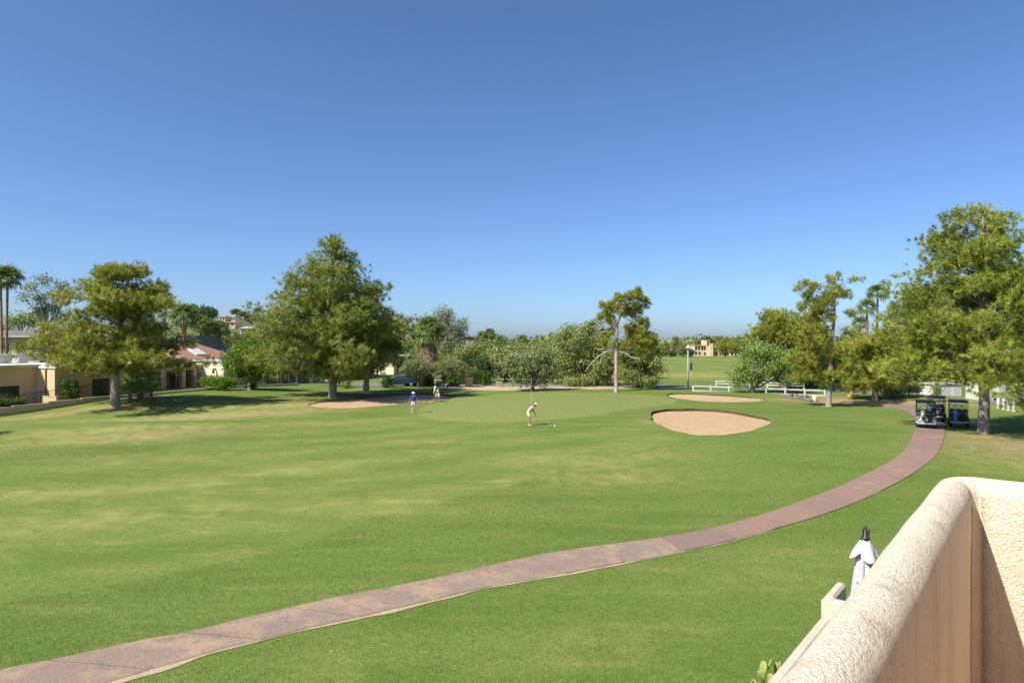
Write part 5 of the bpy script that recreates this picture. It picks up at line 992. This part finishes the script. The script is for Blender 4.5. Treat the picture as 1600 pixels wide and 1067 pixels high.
    if hat == 'bucket': place(MB().lathe([(.20, .015), (.205, .022), (.125, .05), (.118, .10), (.10, .15), (.03, .165)], 16), 'hat', hatm)
    else:
        ht = place(MB().lathe([(.118, .02), (.118, .06), (.095, .115), (.03, .14)], 14), 'cap', hatm); place(MB().add([(-.085, .08, .025), (.085, .08, .025), (.05, .20, .015), (-.05, .20, .015), (-.085, .08, .035), (.085, .08, .035), (.05, .20, .025), (-.05, .20, .025)], [(3, 2, 1, 0), (4, 5, 6, 7), (0, 1, 5, 4), (1, 2, 6, 5), (2, 3, 7, 6), (3, 0, 4, 7)]), 'visor', hatm)
    return r
# facing +Y in their own frame
walk = dict(pel=(0, 0, .95), wst=(0, .01, 1.1), chs=(0, .03, 1.32), nck=(0, .05, 1.49), hd0=(0, .07, 1.56), hd1=(0, .09, 1.68), shl=(-.19, .02, 1.42), ell=(-.29, -.06, 1.18), wrl=(-.26, .12, 1.05), hnl=(-.23, .19, 1.03), shr=(.19, .02, 1.42), elr=(.29, -.02, 1.18), wrr=(.25, .16, 1.06), hnr=(.22, .23, 1.05), hil=(-.095, 0, .90), knl=(-.10, .10, .50), anl=(-.09, -.05, .10), tol=(-.10, .08, .045), hir=(.095, 0, .90), knr=(.10, .06, .49), anr=(.09, .16, .10), tor=(.10, .31, .05))
g = G(646, 645.5); person('man in blue polo, white shorts and white bucket hat walking away across the green', g, R(6), walk, 'skin', 'blue', 'clothwhite', 'clothwhite', 'bucket', 'clothwhite', .75)
putt = dict(pel=(0, -.12, .92), wst=(0, -.04, 1.04), chs=(0, .14, 1.19), nck=(0, .28, 1.30), hd0=(0, .34, 1.35), hd1=(0, .42, 1.43), face=(0, .6, -.8), shl=(-.18, .16, 1.25), ell=(-.17, .24, 1.0), wrl=(-.04, .36, .82), hnl=(-.01, .38, .75), shr=(.18, .16, 1.25), elr=(.17, .24, .98), wrr=(.05, .36, .78), hnr=(.02, .38, .70), hil=(-.10, -.12, .87), knl=(-.13, .0, .48), anl=(-.14, -.06, .09), tol=(-.15, .09, .045), hir=(.10, -.12, .87), knr=(.13, .0, .48), anr=(.14, -.06, .09), tor=(.15, .09, .045))
g = G(828, 665); person('woman in pink top and yellow shorts bent over her putter on the near green edge', g, R(-78), putt, 'skintan', 'pink', 'yellow', 'yellow', 'cap', 'clothwhite', .35, 1.03, .02)
pr = empty('putter', g, 'slim putter held by the woman in yellow shorts', 'golf club', None, R(-78)); MB().tube([(0, .37, .84), (0, .39, .60)], .014, 6).build('grip', 'black', pr); MB().tube([(0, .39, .62), (.0, .60, .05)], .009, 6).build('shaft', 'steel', pr); MB().box(-.06, .06, .58, .63, .01, .045, None, .008).build('head', 'steel', pr)
rake = dict(pel=(0, -.14, .90), wst=(0, -.04, 1.03), chs=(0, .12, 1.20), nck=(0, .25, 1.33), hd0=(0, .30, 1.39), hd1=(0, .37, 1.49), face=(0, .7, -.7), shl=(-.18, .14, 1.28), ell=(-.22, .22, 1.02), wrl=(-.12, .38, .90), hnl=(-.09, .42, .84), shr=(.18, .14, 1.28), elr=(.23, .24, 1.03), wrr=(.10, .44, .93), hnr=(.06, .48, .88), hil=(-.10, -.14, .85), knl=(-.14, -.02, .46), anl=(-.16, -.10, .09), tol=(-.17, .05, .045), hir=(.10, -.14, .85), knr=(.16, .06, .47), anr=(.18, .04, .09), tor=(.19, .19, .045))
g = G(683.5, 628); person('stooping golfer in pale checked shirt and white cap in the shaded bunker', (g[0], g[1], g[2]-.05), R(150), rake, 'skin', 'pale', 'pale', 'clothwhite', 'cap', 'clothwhite', .9, 1.05)
rk = empty('bunker_rake', (g[0], g[1], g[2]-.05), 'bunker rake held by the stooping golfer', 'rake', None, R(150)); MB().tube([(-.12, .35, .99), (.1, .62, .45), (.25, .85, .08)], .013, 6).build('handle', 'bagbrown', rk); MB().box(.02, .48, .84, .88, .03, .08, None, .01).build('head', 'galv', rk)

# ------------------------------------------------------------------ own balcony, lower patio
Eh = np.array([.618, .786]); Eh /= np.linalg.norm(Eh); Wh = np.array([Eh[1], -Eh[0]])
def ew(e, w_, z): p = Eh*e+Wh*w_; return (p[0], p[1], z)
r = empty('balcony', ew(2, .5, terr(2, 2)), 'cream stucco balcony parapet with a rounded top in the near right corner', 'balcony wall'); o_ = Vector(r.location)
TH = .095; WC = -.43; EC = 4.70; ZT = CAMZ-.775; zb = -1.35
# swept rounded wall: from behind the camera along e, round the corner, then along w
path = [(e, WC) for e in np.linspace(-2.2, EC-.14, 70)]+[(EC-.14+.14*math.sin(a), WC+.14-.14*math.cos(a)) for a in np.linspace(.12, math.pi/2-.12, 6)]+[(EC, wv) for wv in np.linspace(WC+.14, 2.89, 60)]
prof = [(-TH, zb-ZT), (-TH, -1.3), (-TH, -.5), (-TH, -.16)]+[(-TH*math.cos(a), -.105+.105*math.sin(a)) for a in np.linspace(.05, math.pi-.05, 13)]+[(TH, -.16), (TH, -.5), (TH, -1.3), (TH, zb-ZT)]
vs_ = []; P_ = np.array(path); tg = np.gradient(P_, axis=0); tg /= np.linalg.norm(tg, axis=1)[:, None]
for i, (e, wv) in enumerate(path):
    nx = np.array([-tg[i][1], tg[i][0]])           # in (e,w); to the right of travel is inner (+w) side at first
    for u, zz in prof:
        q = np.array([e, wv])+nx*u*1.0
        wob = .0018*math.sin(i*.31+zz*9)+.0014*math.sin(i*.9+u*60)
        vs_.append(ew(q[0], q[1]+wob, ZT+zz+.0015*math.sin(i*.37)))
m_ = len(prof); MB(o_).add(vs_, [(i*m_+j, (i+1)*m_+j, (i+1)*m_+j+1, i*m_+j+1) for i in range(len(path)-1) for j in range(m_-1)]).build('parapet', 'stucco', r, True)
MB(o_).box(-2.2, EC-TH-.003, WC+TH+.003, 2.897, CAMZ-2.4, CAMZ-2.2, ew).build('floor_slab', 'tile', r)
MB(o_).box(-2.6, EC-TH-.003, 2.9, 3.3, zb, CAMZ+2.2, ew).build('unseen_house_wall', 'tan', r); MB(o_).box(-3.0, -2.603, WC+TH+.25, 3.3, zb, CAMZ+1.2, ew).build('unseen_house_wall', 'tan', r)  # unseen house walls, added to block sky light and warm the parapet's shaded face
# lower patio wall
r = empty('patio_wall', ew(9, -3.6, T(*ew(9, -3.6, 0)[:2])), 'lower cream patio wall with a stepped end below the balcony', 'wall'); o_ = Vector(r.location)
def wallrun(e0, e1, w0, w1, z0, z1, nm): MB(o_).box(e0, e1, w0, w1, z0, z1, ew, .05).build(nm, 'stucco2', r)
k = kx(1282); dd = -3.6/(Wh[0]*k+Wh[1]); eP = (Eh[0]*k+Eh[1])*dd; zl = Zp(962, dd); zh = Zp(935, dd)
wallrun(3, eP-.003, -3.6, -3.38, zb, zl, 'low_panel'); wallrun(eP, eP+.24, -3.6, -2.3, zb, zh, 'return_panel'); wallrun(eP+.243, eP+1.3, -3.597, -3.4, zb, zh+.0, 'high_panel')
# furled umbrella
k = kx(1352); dd = -2.75/(Wh[0]*k+Wh[1]); x, y = k*dd, dd; zg = T(x, y); h = Zp(822, dd)-zg
r = empty('patio_umbrella', (x, y, zg), 'furled white patio umbrella with black finial rising behind the balcony wall', 'umbrella')
MB().tube([(0, 0, -.05), (0, 0, h-.22)], .022, 10).build('pole', 'black', r, True); MB().lathe([(.28, 0), (.28, .05), (.06, .1), (.05, .25)], 18).build('base', 'black', r, True)
cn = MB(); vs_ = []; n_ = 96; prf = [(.05, h-.24), (.11, h-.42), (.15, h-.75), (.185, h-1.1), (.22, h-1.45), (.245, h-1.75)]
for i, (rr, zz) in enumerate(prf):
    for kk in range(n_):
        a = 2*math.pi*kk/n_; q = rr*(1+(.26*i/5+.10)*(2*abs(math.cos(4*a+.12*i))-1)+.08*math.sin(3*a+i*.6)); vs_.append((q*math.cos(a), q*math.sin(a), zz+.03*math.cos(8*a)*(i == 5)))
cn.add(vs_, [(i*n_+kk, i*n_+(kk+1) % n_, (i+1)*n_+(kk+1) % n_, (i+1)*n_+kk) for i in range(5) for kk in range(n_)]); cn.build('canopy', 'canvas', r, True)
vt = MB(); vs_ = []; prf = [(.05, h-.20), (.09, h-.27), (.18, h-.42), (.23, h-.55)]
for i, (rr, zz) in enumerate(prf):
    for kk in range(32): a = 2*math.pi*kk/32; q = rr*(1+.09*i*(2*abs(math.cos(2*a+.4))-1)+.04*math.sin(5*a+i)); vs_.append((q*math.cos(a), q*math.sin(a), zz-.07*i/3*(2*abs(math.cos(2*a+.4))-1)))
vt.add(vs_, [(i*32+kk, i*32+(kk+1) % 32, (i+1)*32+(kk+1) % 32, (i+1)*32+kk) for i in range(3) for kk in range(32)]); vt.build('vent_flap', 'canvas', r, True)
fin = MB().lathe([(.085, h-.26), (.078, h-.20), (.05, h-.185), (.05, h-.09), (.038, h-.08), (.034, h-.03), (.02, h)], 14).build('finial', 'black', r, True); MB().tube([(-.055, -.03, h-.18), (-.06, -.03, h-.045)], .014, 6).build('finial_rib', 'black', fin); MB().tube([(.055, -.03, h-.18), (.06, -.03, h-.045)], .014, 6).build('finial_rib', 'black', fin)
MB().tube([(.0, -.22, h-.60), (.03, -.235, h-.56), (.06, -.23, h-.60)], .018, 7).build('tie_knob', 'black', r, True)
MB().lathe([(.17, h-.98), (.195, h-.99), (.195, h-1.05), (.175, h-1.06)], 24).build('strap', 'canvas', r, True)
# prickly pear at the foot of the patio wall
k = kx(1214); dd = -3.95/(Wh[0]*k+Wh[1]); x, y = k*dd, dd; z = T(x, y); r = empty('prickly_pear', (x, y, z), 'yellow-green prickly pear cactus by the lower patio wall', 'cactus')
pad = MB().lathe([(.01, 0), (.05, .03), (.085, .10), (.095, .16), (.08, .22), (.04, .26), (.01, .27)], 12).mesh('pad', True)
for v in pad.vertices: v.co.y *= .22
pad.materials.append(M['cactus']); ztop = Zp(1040, dd)-z
for i in range(64):
    lv = i % 5; q = link('pad', pad, None, r, (random.uniform(-.32, .40)*(1+.1*lv), random.uniform(-.3, .35), max(0, ztop-.27)*random.uniform(.35, 1.05))); q.rotation_euler = (random.uniform(-.5, .5), random.uniform(-.7, .7), random.uniform(0, 3.1)); sc_ = random.uniform(.8, 1.2); q.scale = (sc_, sc_, sc_)
